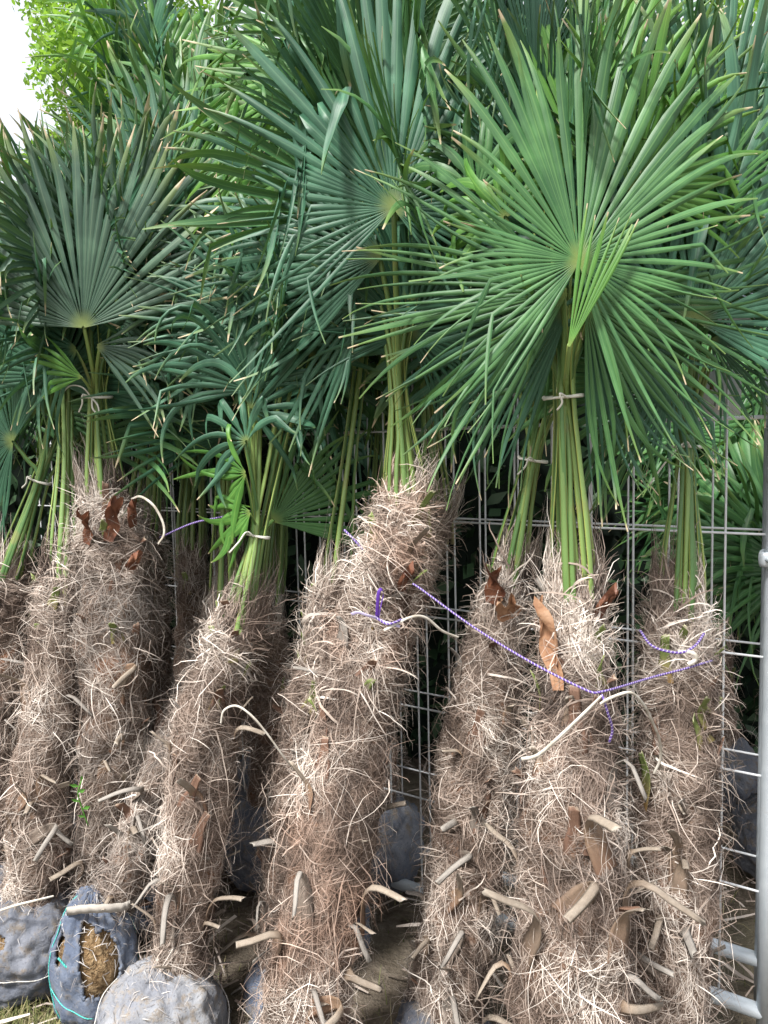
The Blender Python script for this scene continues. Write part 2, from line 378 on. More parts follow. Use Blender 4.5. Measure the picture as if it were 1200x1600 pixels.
class Trunk:
    def __init__(s, pts, radii, seed, lump=.09):
        s.rng = np.random.default_rng(seed); s.M = 140
        s.P = catmull(pts, s.M); s.T = nrmz(np.gradient(s.P, axis=0))
        s.L = np.linalg.norm(np.diff(s.P, axis=0), axis=1).sum()
        u = np.linspace(0, 1, len(radii)); s.rad = np.interp(np.linspace(0, 1, s.M), u, radii)
        s.n1 = SinNoise(s.rng, 16, 4, 3.5); s.n2 = SinNoise(s.rng, 18, 9, 11); s.nf = SinNoise(s.rng, 12, 3, 4); s.nc = SinNoise(s.rng, 12, 3, 5)
        s.lump = lump; s.ph = s.rng.uniform(0, 6.28)
        A = np.array([1., 0, 0]); s.A = nrmz(A - s.T * (s.T @ A)[:, None]); s.B = np.cross(s.T, s.A)
    def lerp(s, arr, q):
        x = np.clip(q, 0, 1) * (s.M - 1); i = np.minimum(x.astype(int), s.M - 2); f = x - i
        if arr.ndim > 1: f = f[..., None]
        return arr[i] * (1 - f) + arr[i + 1] * f
    def radius(s, th, q):
        qq = np.clip(q, 0, 1)
        ring = np.sin(qq * s.L / .085 * 6.28 + 2 * th + s.ph) * .5 + np.sin(3 * th - qq * s.L / .12 * 6.28) * .4
        return s.lerp(s.rad, q) * (1 + s.lump * (.45 * s.n1(th, qq * s.L) + .25 * s.n2(th, qq * s.L) + .35 * ring))
    def map(s, th, q, h):
        th, q, h = np.broadcast_arrays(th, q, h)
        c = s.lerp(s.P, q) + s.T[-1] * (np.maximum(q - 1, 0) * s.L)[..., None] - s.T[0] * (np.maximum(-q, 0) * s.L)[..., None]
        r = s.radius(th, q) + h
        return c + (np.cos(th) * r)[..., None] * s.lerp(s.A, q) + (np.sin(th) * r)[..., None] * s.lerp(s.B, q)
    def mesh(s, base, nth=60, ns=120):
        th = np.linspace(0, 2 * math.pi, nth, endpoint=False); q = np.linspace(0, 1, ns)
        V = s.map(th[None, :], q[:, None], 0.0).reshape(-1, 3) - base
        i, j = np.meshgrid(np.arange(ns - 1), np.arange(nth), indexing='ij'); k = (j + 1) % nth
        F = np.stack([i * nth + j, i * nth + k, (i + 1) * nth + k, (i + 1) * nth + j], -1).reshape(-1, 4)
        V = np.vstack([V, s.P[0] - base - s.T[0] * .02, s.P[-1] - base + s.T[-1] * .03])
        c = ns * nth; jj = np.arange(nth); kk = (jj + 1) % nth
        F = np.vstack([tris(F), np.stack([kk, jj, np.full(nth, c)], -1), np.stack([(ns - 1) * nth + jj, (ns - 1) * nth + kk, np.full(nth, c + 1)], -1)])
        return mesh('trunk', V, F, M['trunk'], smooth=True)
    def ribbons(s, n, K, qrng, ang, angj, Lm, Ls, wid, hmax, fly, curl, tint, base, tvar=.22):
        rng = s.rng
        th = rng.uniform(0, 2 * math.pi, n); q = rng.uniform(*qrng, n)
        if ang is None: a = s.nf(th, q * s.L) * 1.3 + rng.normal(0, angj, n) + np.where(rng.random(n) < .5, math.pi, 0)
        else: a = ang + rng.normal(0, angj, n)
        ln = Lm * np.exp(rng.normal(0, Ls, n)); cu = rng.normal(0, curl, n)
        isf = rng.random(n) < fly
        A = np.where(isf, rng.uniform(.02, .07, n), rng.uniform(.15, 1, n) ** 2 * hmax)
        rn = np.clip(tint + .26 * s.nc(th, q * s.L) + rng.normal(0, tvar, n), 0, 1)
        w = wid * np.exp(rng.normal(0, .35, n))
        pts = []; x = np.linspace(0, 1, K + 1)
        r0 = np.maximum(s.radius(th, q), .03)
        tcur, qcur = th.copy(), q.copy()
        wob = rng.normal(0, .003, (n, K + 1))
        for k in range(K + 1):
            if k:
                ds = ln / K
                tcur = tcur + np.cos(a) * ds / (r0 + .5 * A); qcur = qcur + np.sin(a) * ds / s.L
                a = a + cu * ds
            hh = np.where(isf, A * x[k] ** .8 * (1.25 - .25 * x[k]), A * np.sin(np.pi * np.clip(x[k] * 1.05, 0, 1)) + .001) + wob[:, k] * (k > 0)
            pt = s.map(tcur, qcur, np.maximum(hh, -.004))
            pt[:, 2] -= np.where(isf, .6 * ln * x[k] ** 2.2 * .5, 0)
            pts.append(pt)
        P = np.stack(pts, 1)
        Tn = nrmz(np.gradient(P, axis=1))
        c = s.lerp(s.P, q)[:, None]; out = nrmz(P - c)
        W = np.cross(Tn, out); rot = rng.normal(0, .5, n)[:, None, None]
        W = nrmz(W * np.cos(rot) + out * np.sin(rot))
        taper = (1 - .65 * x ** 2)[None, :, None] * w[:, None, None] * .5
        V = np.stack([P - W * taper, P + W * taper], 2).reshape(-1, 3) - base
        par = np.repeat(np.stack([np.zeros((n, K + 1)), np.broadcast_to(x, (n, K + 1)), np.broadcast_to(rn[:, None], (n, K + 1))], -1)[:, :, None], 2, 2).reshape(-1, 3)
        i, k = np.meshgrid(np.arange(n), np.arange(K), indexing='ij'); b = (i * (K + 1) + k) * 2
        F = np.stack([b, b + 1, b + 3, b + 2], -1).reshape(-1, 4)
        return V, F, par

# cut leaf bases: appressed sheath below, strap bending out above
def stub_mesh(name, seed, Ln, w0, w1, bend, kinkpos, mat, side=0., K=10):
    rng = np.random.default_rng(seed)
    x = np.linspace(0, 1, K + 1)
    ang = bend * np.clip((x - kinkpos) / .3, 0, 1) ** 1.2 + rng.normal(0, .07, K + 1)
    sd = side * x + np.cumsum(rng.normal(0, .04, K + 1))
    p = np.zeros(3); P = [p]
    for k in range(K):
        a = .5 * (ang[k] + ang[k + 1]); p = p + Ln / K * np.array([math.sin(sd[k]), math.sin(a) * math.cos(sd[k]), math.cos(a) * math.cos(sd[k])]); P.append(p)
    P = np.array(P); T = nrmz(np.gradient(P, axis=0))
    hw = .5 * np.interp(x, [0, .3, .5, 1], [w0, w0 * .85, w1 * 1.15, w1 * (.9 + .2 * rng.random())])
    X0 = np.array([1., 0, 0]); tw = rng.normal(0, .5) * np.clip((x - .3) / .7, 0, 1)
    W = nrmz(X0 - T * (T @ X0)[:, None]); N = np.cross(T, W); 
    W, N = W * np.cos(tw)[:, None] + N * np.sin(tw)[:, None], N * np.cos(tw)[:, None] - W * np.sin(tw)[:, None]
    tk = np.interp(x, [0, .4, 1], [.0014, .0017, .0012])
    prof = [(-1, .35), (-.55, -.25), (0, -.55), (.55, -.25), (1, .35), (.5, .55), (0, .25), (-.5, .55)]
    V, par = [], []
    for k in range(K + 1):
        for (a, b) in prof:
            V.append(P[k] + W[k] * hw[k] * a + N[k] * (b * tk[k] * 1.6 + (abs(a) ** 2) * hw[k] * .16 + a * hw[k] * .15 * math.sin(5 * x[k] + seed))); par.append((a, x[k], .5))
    m = len(prof)
    i, j = np.meshgrid(np.arange(K), np.arange(m), indexing='ij'); kk = (j + 1) % m
    F = tris(np.stack([i * m + j, i * m + kk, (i + 1) * m + kk, (i + 1) * m + j], -1).reshape(-1, 4))
    sl = rng.uniform(-.6, .6)
    for j, (a, b) in enumerate(prof): V[K * m + j] = V[K * m + j] + T[-1] * (a * sl * hw[-1] + rng.normal(0, .0022))
    V.append(P[-1] - T[-1] * .001); par.append((0, 1.0, .5)); c = len(V) - 1
    F = np.vstack([F, [[K * m + j, K * m + (j + 1) % m, c] for j in range(m)]])
    return mesh(name, np.array(V), F, M[mat], np.array(par))
STUBS = {'long': [], 'mid': [], 'short': [], 'green': [], 'brown': []}
for i in range(9):
    rr = random.Random(100 + i)
    STUBS['long'].append(stub_mesh('leaf_stub', i, rr.uniform(.15, .26), .040, rr.uniform(.010, .017), R(rr.uniform(75, 150)), rr.uniform(.22, .42), ['stub_dry', 'stub_grey'][i % 2], rr.uniform(-.7, .7)))
    STUBS['mid'].append(stub_mesh('leaf_stub', 20 + i, rr.uniform(.09, .17), .040, rr.uniform(.009, .017), R(rr.uniform(45, 125)), rr.uniform(.2, .42), ['stub_grey', 'stub_dry', 'stub_dry'][i % 3], rr.uniform(-.6, .6)))
    STUBS['short'].append(stub_mesh('leaf_stub', 40 + i, rr.uniform(.06, .10), .038, .020, R(rr.uniform(25, 75)), rr.uniform(.25, .5), ['stub_dry', 'stub_brown', 'stub_grey'][i % 3], rr.uniform(-.4, .4)))
    STUBS['green'].append(stub_mesh('leaf_stub', 60 + i, rr.uniform(.06, .11), .034, .018, R(rr.uniform(15, 55)), rr.uniform(.25, .5), 'stub_green', rr.uniform(-.5, .5)))
    STUBS['brown'].append(stub_mesh('leaf_stub', 80 + i, rr.uniform(.07, .12), .044, .020, R(rr.uniform(8, 30)), .4, 'stub_brown', rr.uniform(-.4, .4)))

def sheath_mesh(seed, Ln, wd, mat, curl=1.6):
    rng = np.random.default_rng(seed); K, J = 12, 9
    V, par = [], []
    for k in range(K + 1):
        x = k / K
        for j in range(J):
            u = j / (J - 1) * 2 - 1
            w = wd * (.65 + .5 * math.sin(x * 2.6)) * (1 - .55 * x ** 3)
            c = curl * (.6 + .6 * x)
            e = (.012 * math.sin(9 * x + 3 * u + seed)) * x
            V.append((w * math.sin(u * c * .5) / max(c * .5, .2) + e, w * (1 - math.cos(u * c * .5)) * .8 + .05 * x ** 2 + e * .6, Ln * x + .015 * math.sin(5 * u + seed) * x)); par.append((u, x, .5))
    i, j = np.meshgrid(np.arange(K), np.arange(J - 1), indexing='ij')
    F = np.stack([i * J + j, i * J + j + 1, (i + 1) * J + j + 1, (i + 1) * J + j], -1).reshape(-1, 4)
    return mesh('dry_sheath', np.array(V), F, M[mat], np.array(par), smooth=True)

BURLAPS = ['burlap', 'burlap_blue', 'burlap_pale']
def ball_arrays(seed, rx, ry, rz, folds=.05, nth=84, nph=54, sag=.12):
    V = []
    for i in range(nph + 1):
        ph = math.pi * i / nph
        for j in range(nth):
            th = 2 * math.pi * j / nth
            d = Vector((math.sin(ph) * math.cos(th), math.sin(ph) * math.sin(th), math.cos(ph)))
            q = d * 2.2 + Vector((seed * 3.1, seed * 1.7, 0))
            r = 1 + .13 * mnoise.noise(q) + .06 * mnoise.noise(q * 2.7)
            top = max(0, d.z) ** 1.5
            r += folds * (1 - abs(2 * mnoise.noise(Vector((th_c(th, seed), ph * 1.2 + seed, math.sin(th) * 2.6)) * 1.3))) * (.4 + top)
            r += .03 * abs(mnoise.noise(q * 6)) - .024 * (1 - min(1, abs(mnoise.noise(Vector((d.x * 5, d.y * 5, d.z * 2.2)) + Vector((seed, 0, 7)))) * 7)) + .006 * mnoise.noise(q * 13)
            r += .05 * max(0, 1 - abs(math.sin(th * 4.5 + 2.2 * mnoise.noise(q * 1.3) + seed)) * 2.2) ** 1.5 * min(1, max(0, d.z + .5)) * math.sin(ph) 
            z = d.z * rz * r
            if z < -rz * .75: z = -rz * .75 + (z + rz * .75) * .25
            V.append((d.x * rx * r * (1 + sag * max(0, -d.z)), d.y * ry * r * (1 + sag * max(0, -d.z)), z))
    F = []
    for i in range(nph):
        for j in range(nth):
            k = (j + 1) % nth; F.append((i * nth + j, (i + 1) * nth + j, (i + 1) * nth + k, i * nth + k))
    return np.array(V), np.array(F)
def th_c(th, seed): return math.cos(th) * 2.6 + seed
def root_ball(parent, off, seed, rx, rz, mat, holes=(), strings=()):
    """burlap ball round the roots; holes: (direction, angular radius) where the cloth gapes and soil shows"""
    V, F = ball_arrays(seed, rx, rx, rz, nth=130, nph=84) if holes else ball_arrays(seed, rx, rx, rz)
    if holes:
        c = V[F].mean(1); d = nrmz(c / np.array([rx, rx, rz])); keep = np.ones(len(F), bool)
        for (hd, hr) in holes:
            hd = nrmz(np.array(hd, float)); aa = np.arccos(np.clip(d @ hd, -1, 1))
            jag = np.array([.30 * mnoise.noise(Vector(x) * 3 + Vector((seed, 0, 0))) + .12 * mnoise.noise(Vector(x) * 11) for x in d])
            keep &= aa > hr * (1 + jag)
        F = F[keep]
    b = obj('root_ball', mesh('root_ball', V, F, M[mat], smooth=True), parent, off)
    b.data.materials[0] = M[mat]
    if holes:
        md = b.modifiers.new('thickness', 'SOLIDIFY'); md.thickness = .008; md.offset = 0
        SV, SF = ball_arrays(seed + .01, rx, rx, rz, .0)
        obj('soil', mesh('soil', SV * .90, SF, M['soil'], smooth=True), b)
    if strings: lint(b, V[V[:, 2] > -rz * .5], int(seed * 10), 350)
    for k, (rot, zz, mt) in enumerate(strings):
        th = np.linspace(0, 2 * math.pi, 70); pts = []
        E = Matrix.Rotation(rot[0], 3, 'X') @ Matrix.Rotation(rot[1], 3, 'Y')
        for a in th:
            d = (E @ Vector((math.cos(a), math.sin(a), zz))).normalized()
            dn = np.array(d); sc = V / np.array([rx, rx, rz]); sc = nrmz(sc)
            idx = np.argsort(-(sc @ dn))[:3]
            rr = np.linalg.norm(V[idx], axis=1).mean()
            vv = V[idx].mean(0); pts.append(vv * (1 + .006 / rr))
        P = np.array(pts); P[-1] = P[0]
        for _ in range(2): P[1:-1] = .25 * P[:-2] + .5 * P[1:-1] + .25 * P[2:]
        obj('ball_string', tubemesh('ball_string', P * 1.012, .0016, M[mt], 5), b)
    return b

def lint(b, V, seed, n=900):
    """short fuzz and root hairs standing on the cloth of a root ball"""
    rng = np.random.default_rng(seed); i = rng.integers(0, len(V), n); p = V[i]; o = nrmz(p)
    t = nrmz(np.cross(o, nrmz(rng.normal(0, 1, (n, 3))))); l = rng.uniform(.012, .045, n)[:, None]; w_ = np.cross(o, t) * rng.uniform(.0005, .0011, n)[:, None]
    h = rng.uniform(.002, .010, n)[:, None]
    R_ = [p, p + t * l * .5 + o * h, p + t * l - o * l * l * 3 + o * h * rng.uniform(-.3, 1, (n, 1))]
    VV = np.stack([np.stack([q - w_ * k, q + w_ * k], 1) for q, k in zip(R_, (1, .9, .4))], 1).reshape(-1, 3); k = np.arange(n)[:, None] * 6
    F = np.vstack([k + [0, 1, 3, 2], k + [2, 3, 5, 4]])
    f = obj('lint', mesh('lint', VV, F, M['lint'], np.repeat(np.stack([np.zeros(n), np.zeros(n), rng.random(n)], -1), 6, 0)), b); tag(f, kind='stuff')
PETW = .0060
PROTO = []
def proto_blades():
    rng = np.random.default_rng(77)
    for i in range(10):
        up, n = fan_frame(0, rng.uniform(-.1, .4), 0)
        V, F, P = blade_arrays((0, 0, 0), up, n, .58, rng.uniform(160, 260), int(rng.integers(32, 38)), rng, droop=rng.uniform(.5, 1.2), kink=.4, cup=rng.uniform(-.1, .3), K=9)
        PROTO.append((V, F, P))
proto_blades()
PROTO_ME = {}
def proto_mesh(i, mat):
    if (i, mat) not in PROTO_ME: PROTO_ME[(i, mat)] = mesh('frond', *PROTO[i][:2], M[mat], PROTO[i][2])
    return PROTO_ME[(i, mat)]

def petiole(parent, frond_parent, P, rng, base, wref):
    rad = np.interp(np.linspace(0, 1, len(P)), [0, .15, .6, 1], [PETW * 1.5, PETW * 1.15, PETW, PETW * .8]) * rng.uniform(.85, 1.2)
    return obj('petiole', tubemesh('petiole', P - base, rad, M['petiole'], 6, .55, wref, rnd=rng.random()), frond_parent)

def palm(label, pts, radii, tie, seed, heroes=(), nrand=10, hub_h=(.12, .5), Rr=(.46, .6), fibres=1.0, stubs=20, azs=None,
         mats=('leaf', 'leaf_blue'), ball=None, group='bundled fan palms leaning by the mesh fence', unique=True, kink=.16, droop=.55, fmat='fibre', topf=1.0, spreadr=(150, 235), out=(.02, .12)):
    """pts: trunk centre line as (px, py, Y) or world points, from root ball to crown; tie: where the leaf stalks are bound"""
    rng = np.random.default_rng(seed)
    W = np.array([at(*p) for p in pts]); radii = [r * .87 for r in radii[:-1]] + [max(radii[-1], .052)]; T = Trunk(W, radii, seed, .15)
    base = np.array([W[0][0], W[0][1], 0.0])
    root = empty('palm_tree', base, label, 'palm tree', group)
    tr = obj('trunk', T.mesh(base, 60 if fibres > .5 else 36, 120 if fibres > .5 else 60), root)
    # fibre
    if fibres > 0:
        f = fibres * T.L / 1.2
        parts = [T.ribbons(int(14000 * f), 3, (0, 1), None, .55, .038, .4, .0011, .006, .02, 4, .40, base, .15),
                 T.ribbons(int(1500 * f), 5, (.0, 1), None, .9, .065, .45, .0014, .012, .06, 9, .52, base, .16),
                 T.ribbons(int(1100 * f), 5, (.0, 1), None, 1.2, .075, .45, .0013, .02, 1.0, 8, .55, base, .2),
                 T.ribbons(int(130 * f), 8, (.02, 1), None, 1.2, .13, .4, .0027, .028, .40, 10, .78, base),
                 T.ribbons(int(1700 * topf * fibres), 5, (.84, 1.0), math.pi / 2, .25, .11, .35, .0018, .012, .06, 4, .50, base, .18),
                 T.ribbons(int(110 * topf * fibres), 7, (.80, 1.0), math.pi / 2, .45, .12, .35, .0030, .03, .4, 8, .80, base)]
        fv, ff, fp = joinparts(parts)
        fo = obj('fibre', mesh('fibre', fv, ff, M[fmat], fp), tr)
        tag(fo, 'matted brown and straw coloured trunk fibre', kind='stuff')
    # cut leaf bases, spiralling up the trunk
    for i in range(stubs):
        q = (i + .5 + rng.uniform(-.4, .4)) / stubs * .97
        th = i * 2.399 + rng.normal(0, .35)
        z = T.map(np.array([th]), np.array([q]), np.array([0.]))[0][2]
        if q > .80: kind = rng.choice(['green', 'green', 'brown', 'short'])
        elif q > .55: kind = rng.choice(['green', 'short', 'brown', 'short', 'mid'])
        elif q > .3: kind = rng.choice(['mid', 'short', 'mid', 'long', 'brown'])
        else: kind = rng.choice(['long', 'mid', 'long', 'mid', 'short'])
        place_stub(T, tr, base, th, q, STUBS[kind][rng.integers(0, 9)], rng.uniform(.85, 1.2), rng.normal(0, .25))
    # leaf stalks and fans
    tieP = at(*tie); top = W[-1]; axis = nrmz(tieP - top)
    specs = []
    for h in heroes:
        px, py, Y, az, tilt, roll, r_, spread, mt = h[:9]
        kw = h[9] if len(h) > 9 else {}
        specs.append((at(px, py, Y), R(az), tilt, R(roll), r_, spread, mt, kw, True))
    for i in range(nrand):
        az = R(rng.uniform(*azs)) if azs else (i * 2.399 + rng.normal(0, .3))
        hh = rng.uniform(*hub_h); o = np.array([math.sin(az), -math.cos(az), 0]) * rng.uniform(*out)
        specs.append((tieP + axis * hh + o, az, rng.uniform(-.15, .45), rng.normal(0, .3), rng.uniform(*Rr), rng.uniform(*spreadr), mats[int(rng.integers(0, len(mats)))], {}, unique))
    ns = len(specs)
    for i, (hub, az, tilt, roll, r_, spread, mt, kw, uq) in enumerate(specs):
        up, n = fan_frame(az, tilt, roll)
        if uq:
            a = dict(droop=droop * rng.uniform(.7, 1.3), kink=kink, cup=rng.uniform(-.05, .25)); a.update(kw)
            ns_ = a.pop('nseg', int(rng.integers(38, 45)))
            V, F, P = blade_arrays(hub, up, n, r_, spread, ns_, rng, **a)
            fr = obj('frond', mesh('frond', V - base, F, M[mt], P), root)
        else:
            me = proto_mesh(int(rng.integers(0, 10)), mt); sc = r_ / .58
            mw = Matrix.Translation(Vector(hub - base)) @ Matrix.Rotation(az, 4, 'Z') @ Matrix.Rotation(roll, 4, 'Y') @ Matrix.Diagonal((sc, sc, sc, 1))
            fr = obj('frond', me, root, mw=mw)
        # stalk
        ph = az + rng.normal(0, .3); od = np.array([math.sin(ph), -math.cos(ph), 0]); rt = radii[-1]
        s0 = top - axis * .10 + od * rt * rng.uniform(.5, 1.3)
        s1 = tieP + od * rng.uniform(.010, .032)
        P = catmull([s0, s0 * .62 + s1 * .38 + od * .012, s1, s1 * .45 + hub * .55 - n * .01, hub - n * .004 + up * .01], 14)
        if uq: petiole(root, fr, P, rng, base, np.cross(axis, od))
        else:
            pm = tubemesh('petiole', P - base, PETW * rng.uniform(.85, 1.2), M['petiole'], 5, .6, np.cross(axis, od), rnd=rng.random())
            po = obj('petiole', pm, fr); po.matrix_parent_inverse = mw.inverted()
    if ball:
        b = dict(ball); off = np.array(b.pop('off', (0, 0, .16)))
        root_ball(root, off, **b)
    return root, T, tr, base, tieP

def place_stub(T, tr, base, th, q, me, sc=1., yaw=0., sink=.004):
    p = T.map(np.array([th]), np.array([q]), np.array([-sink]))[0]
    p2 = T.map(np.array([th]), np.array([q + .01]), np.array([-sink]))[0]
    c = T.lerp(T.P, np.array([q]))[0]
    up = T.lerp(T.T, np.array([q]))[0]; o = nrmz((p - c) - up * np.dot(p - c, up)); x = np.cross(o, up)
    x2 = x * math.cos(yaw) + up * math.sin(yaw); up2 = np.cross(x2, o)
    m = Matrix(((x2[0] * sc, o[0] * sc, up2[0] * sc, p[0] - base[0]), (x2[1] * sc, o[1] * sc, up2[1] * sc, p[1] - base[1]), (x2[2] * sc, o[2] * sc, up2[2] * sc, p[2] - base[2]), (0, 0, 0, 1)))
    return obj(me.name.split('.')[0], me, tr, mw=m)

def tie_loop(label, c, rad, axis, seed, mat='string', tail=.1, bow=False, group='pale strings binding the leaf stalks'):
    """string wound round a bundle of stalks with loose ends"""
    rng = np.random.default_rng(seed); axis = nrmz(axis)
    A = nrmz(np.cross(axis, [0, 1., 0])); B = np.cross(axis, A)
    if B[1] > 0: B = -B
    root = empty('tie_string', c, label, 'string', group)
    a = np.linspace(0, 4 * math.pi, 50)
    P = (np.cos(a)[:, None] * A + np.sin(a)[:, None] * B * .9) * rad * (1 + .03 * np.sin(a * 2.3))[:, None] + axis * (.003 * np.sin(a * .5))[:, None] + axis * (.006 * a / 12.6)[:, None]
    obj('winding', tubemesh('winding', P, .0028, M[mat], 6, 1), root)
    k = B * rad
    t1 = catmull([k, k + B * .015 + A * .02 + axis * .01, k + A * tail * .5 - axis * tail * .3 + B * .01, k + A * tail * .8 - axis * tail * .8], 16)
    obj('loose_end', tubemesh('loose_end', t1, .0024, M[mat], 6), root)
    if bow:
        t2 = catmull([k, k + B * .012 - A * .02 - axis * .02, k - A * .022 - axis * .045 + B * .012, k - A * .006 - axis * .03 + B * .014, k], 18)
        obj('bow', tubemesh('bow', t2, .0026, M[mat], 6), root)
        t3 = catmull([k, k + B * .012 + A * .02 + axis * .03, k + A * .06 + axis * .035, k + A * .09 + axis * .01], 16)
        obj('loose_end', tubemesh('loose_end', t3, .0022, M[mat], 6), root)
    return root
# ------------------------------------------------------------------ the palms
G1 = 'bundled fan palms leaning by the mesh fence'
B_ = lambda seed, rx, rz, mat, **k: dict(seed=seed, rx=rx, rz=rz, mat=mat, **k)
# tall palm whose big fan spreads over the middle of the row
pA = palm('tall palm with a reddish tan trunk, a purple ribbon knot and a wide blue-green fan',
     [(468, 1660, 1.75), (500, 1430, 1.78), (535, 1200, 1.84), (570, 1000, 1.91), (605, 870, 1.96), (632, 780, 2.0)], [.115, .112, .104, .096, .088, .040], (622, 610, 2.0), 11,
     heroes=[(615, 325, 1.76, 2, .06, 3, .56, 285, 'leaf_blue', dict(droop=.12, kink=.30, cup=.02, nseg=50, kr=(.48, .64), lat=.10, lens=[(-150, .8), (-90, .72), (-50, .85), (0, 1.05), (50, .85), (90, .6), (150, .6)])),
             (598, 400, 1.90, -20, -.05, -82, .52, 110, 'leaf_blue', dict(droop=.2, nseg=26, split=(.3, .5))),
             (590, 440, 1.96, -15, -.1, -112, .50, 90, 'leaf_blue', dict(droop=.25, nseg=22, split=(.3, .5))),
             (640, 150, 2.06, 8, .2, 4, .58, 200, 'leaf', dict(droop=.2, kink=.25)),
             (545, 230, 2.05, -30, .15, -50, .56, 150, 'leaf_fresh', dict(droop=.5, kink=.35, nseg=30)),
             (500, 120, 2.10, -25, .2, -35, .5, 200, 'leaf_fresh', dict(droop=.5, kink=.5)),
             (640, 470, 1.98, 10, -.05, 10, .36, 120, 'leaf_blue', {}), (640, 520, 2.0, 10, -.1, 20, .34, 280, 'leaf_blue', dict(droop=.3))],
     nrand=13, hub_h=(.25, .85), azs=(75, 285), stubs=34, spreadr=(130, 220), kink=.3, ball=B_(1, .18, .15, 'burlap', off=(0, 0, .07)), fibres=1.25, topf=1.3, fmat='fibre_red')
pB = palm('palm with a stout trunk, long stalks and a round fan hanging low over its tie',
     [(900, 1680, 1.56), (900, 1450, 1.58), (893, 1250, 1.62), (900, 1080, 1.66), (895, 930, 1.70)], [.150, .138, .112, .092, .045], (880, 622, 1.68), 12,
     heroes=[(905, 408, 1.50, 4, .14, 5, .53, 318, 'leaf', dict(droop=.22, kink=.05, cup=.06, nseg=60, lat=.16, lens=[(-180, .7), (-140, .8), (-110, .62), (-80, .45), (-55, .45), (-32, .85), (0, 1), (25, 1), (45, .8), (70, .55), (110, .6), (140, .75), (180, .75)])),
             (888, 455, 1.57, -14, -.1, -96, .47, 110, 'leaf', dict(droop=.3, kink=.04, nseg=27, split=(.25, .42))),
             (890, 480, 1.60, -8, -.15, -122, .42, 90, 'leaf_blue', dict(droop=.25, kink=.04, nseg=24, split=(.25, .42))),
             (915, 470, 1.60, 14, -.1, 118, .47, 110, 'leaf', dict(droop=.3, kink=.04, nseg=27, split=(.25, .42))),
             (915, 500, 1.64, 18, -.15, 140, .42, 80, 'leaf_blue', dict(droop=.25, kink=.04, nseg=20, split=(.25, .42))),
             (925, 300, 1.66, 8, .1, 16, .52, 90, 'leaf_fresh', dict(droop=.2, kink=.12, nseg=24)),
             (790, 340, 1.60, -20, .0, -30, .20, 200, 'leaf_fresh', dict(droop=.9, kink=.5, nseg=13, split=(.1, .3), lat=.5, wmin=.012)), (745, 300, 1.66, -20, .1, 10, .2, 160, 'leaf', dict(droop=.9, kink=.5, nseg=10, split=(.1, .3), lat=.5, wmin=.012)),
             (888, 545, 1.46, 0, .05, 17, .26, 24, 'leaf_fresh', dict(droop=.0, kink=0, nseg=7, cup=0, lat=.05)),
             (985, 300, 1.62, 25, .0, 35, .34, 150, 'leaf_fresh', dict(droop=.5, kink=.15, nseg=26)),
             (880, 230, 1.74, -4, .2, 2, .50, 80, 'leaf', dict(droop=.25, kink=.2, nseg=22))],
     nrand=6, hub_h=(.25, .65), azs=(75, 285), Rr=(.34, .46), spreadr=(90, 140), kink=.25, stubs=36, ball=B_(2, .2, .15, 'burlap', off=(0, 0, .08)), fibres=1.35, topf=1.2)
pC = palm('palm against the fence post side, its stalks bound low below a hanging fan',
     [(1035, 1640, 1.74), (1050, 1440, 1.76), (1060, 1250, 1.80), (1062, 1080, 1.84), (1058, 940, 1.88)], [.110, .104, .100, .100, .045], (1068, 700, 1.90), 13,
     heroes=[(1085, 500, 1.70, 6, .08, 22, .58, 200, 'leaf_blue', dict(droop=.35, kink=.08, nseg=36)),
             (1150, 440, 1.80, 18, .1, 14, .62, 230, 'leaf_blue', dict(droop=.3, nseg=32)),
             (1110, 530, 1.80, 12, -.15, 112, .26, 100, 'leaf_blue', dict(droop=.35, nseg=22, split=(.25, .42))), (1050, 580, 1.80, -5, -.15, 185, .26, 100, 'leaf_blue', dict(droop=.3, nseg=20, split=(.25, .42))),
             (1040, 600, 1.82, -20, -.2, -60, .42, 200, 'leaf', dict(droop=.9)),
             (1120, 250, 1.95, 10, .1, 10, .58, 240, 'leaf_blue', dict(droop=.5))],
     nrand=9, hub_h=(.25, .7), spreadr=(120, 200), kink=.25, stubs=32, ball=B_(3, .16, .14, 'burlap', off=(0, 0, .07)), fibres=1.2, topf=1.3)
pD = palm('shaded palm with a brown papery sheath, squeezed behind the stout trunk',
     [(690, 1660, 1.93), (715, 1450, 1.95), (740, 1250, 1.99), (765, 1060, 2.03), (800, 900, 2.07)], [.110, .112, .110, .098, .045], (832, 720, 2.05), 14,
     heroes=[(820, 520, 2.0, -20, -.1, -30, .5, 260, 'leaf_blue', dict(droop=.8)), (780, 450, 2.05, -30, .1, -40, .5, 240, 'leaf', dict(droop=.7))],
     nrand=7, hub_h=(.2, .7), stubs=34, ball=B_(4, .13, .1, 'burlap', off=(0, 0, .04)), fibres=1.1)
pE = palm('palm with green cut stubs, half hidden behind the reddish tan trunk',
     [(455, 1640, 2.12), (453, 1450, 2.12), (466, 1250, 2.12), (492, 1070, 2.14), (520, 920, 2.17)], [.085, .088, .088, .084, .042], (545, 720, 2.2), 15,
     heroes=[], nrand=3, hub_h=(.45, .8), stubs=26, ball=B_(5, .13, .1, 'burlap_blue', off=(0, 0, .03)), fibres=.9, mats=('leaf_blue',))
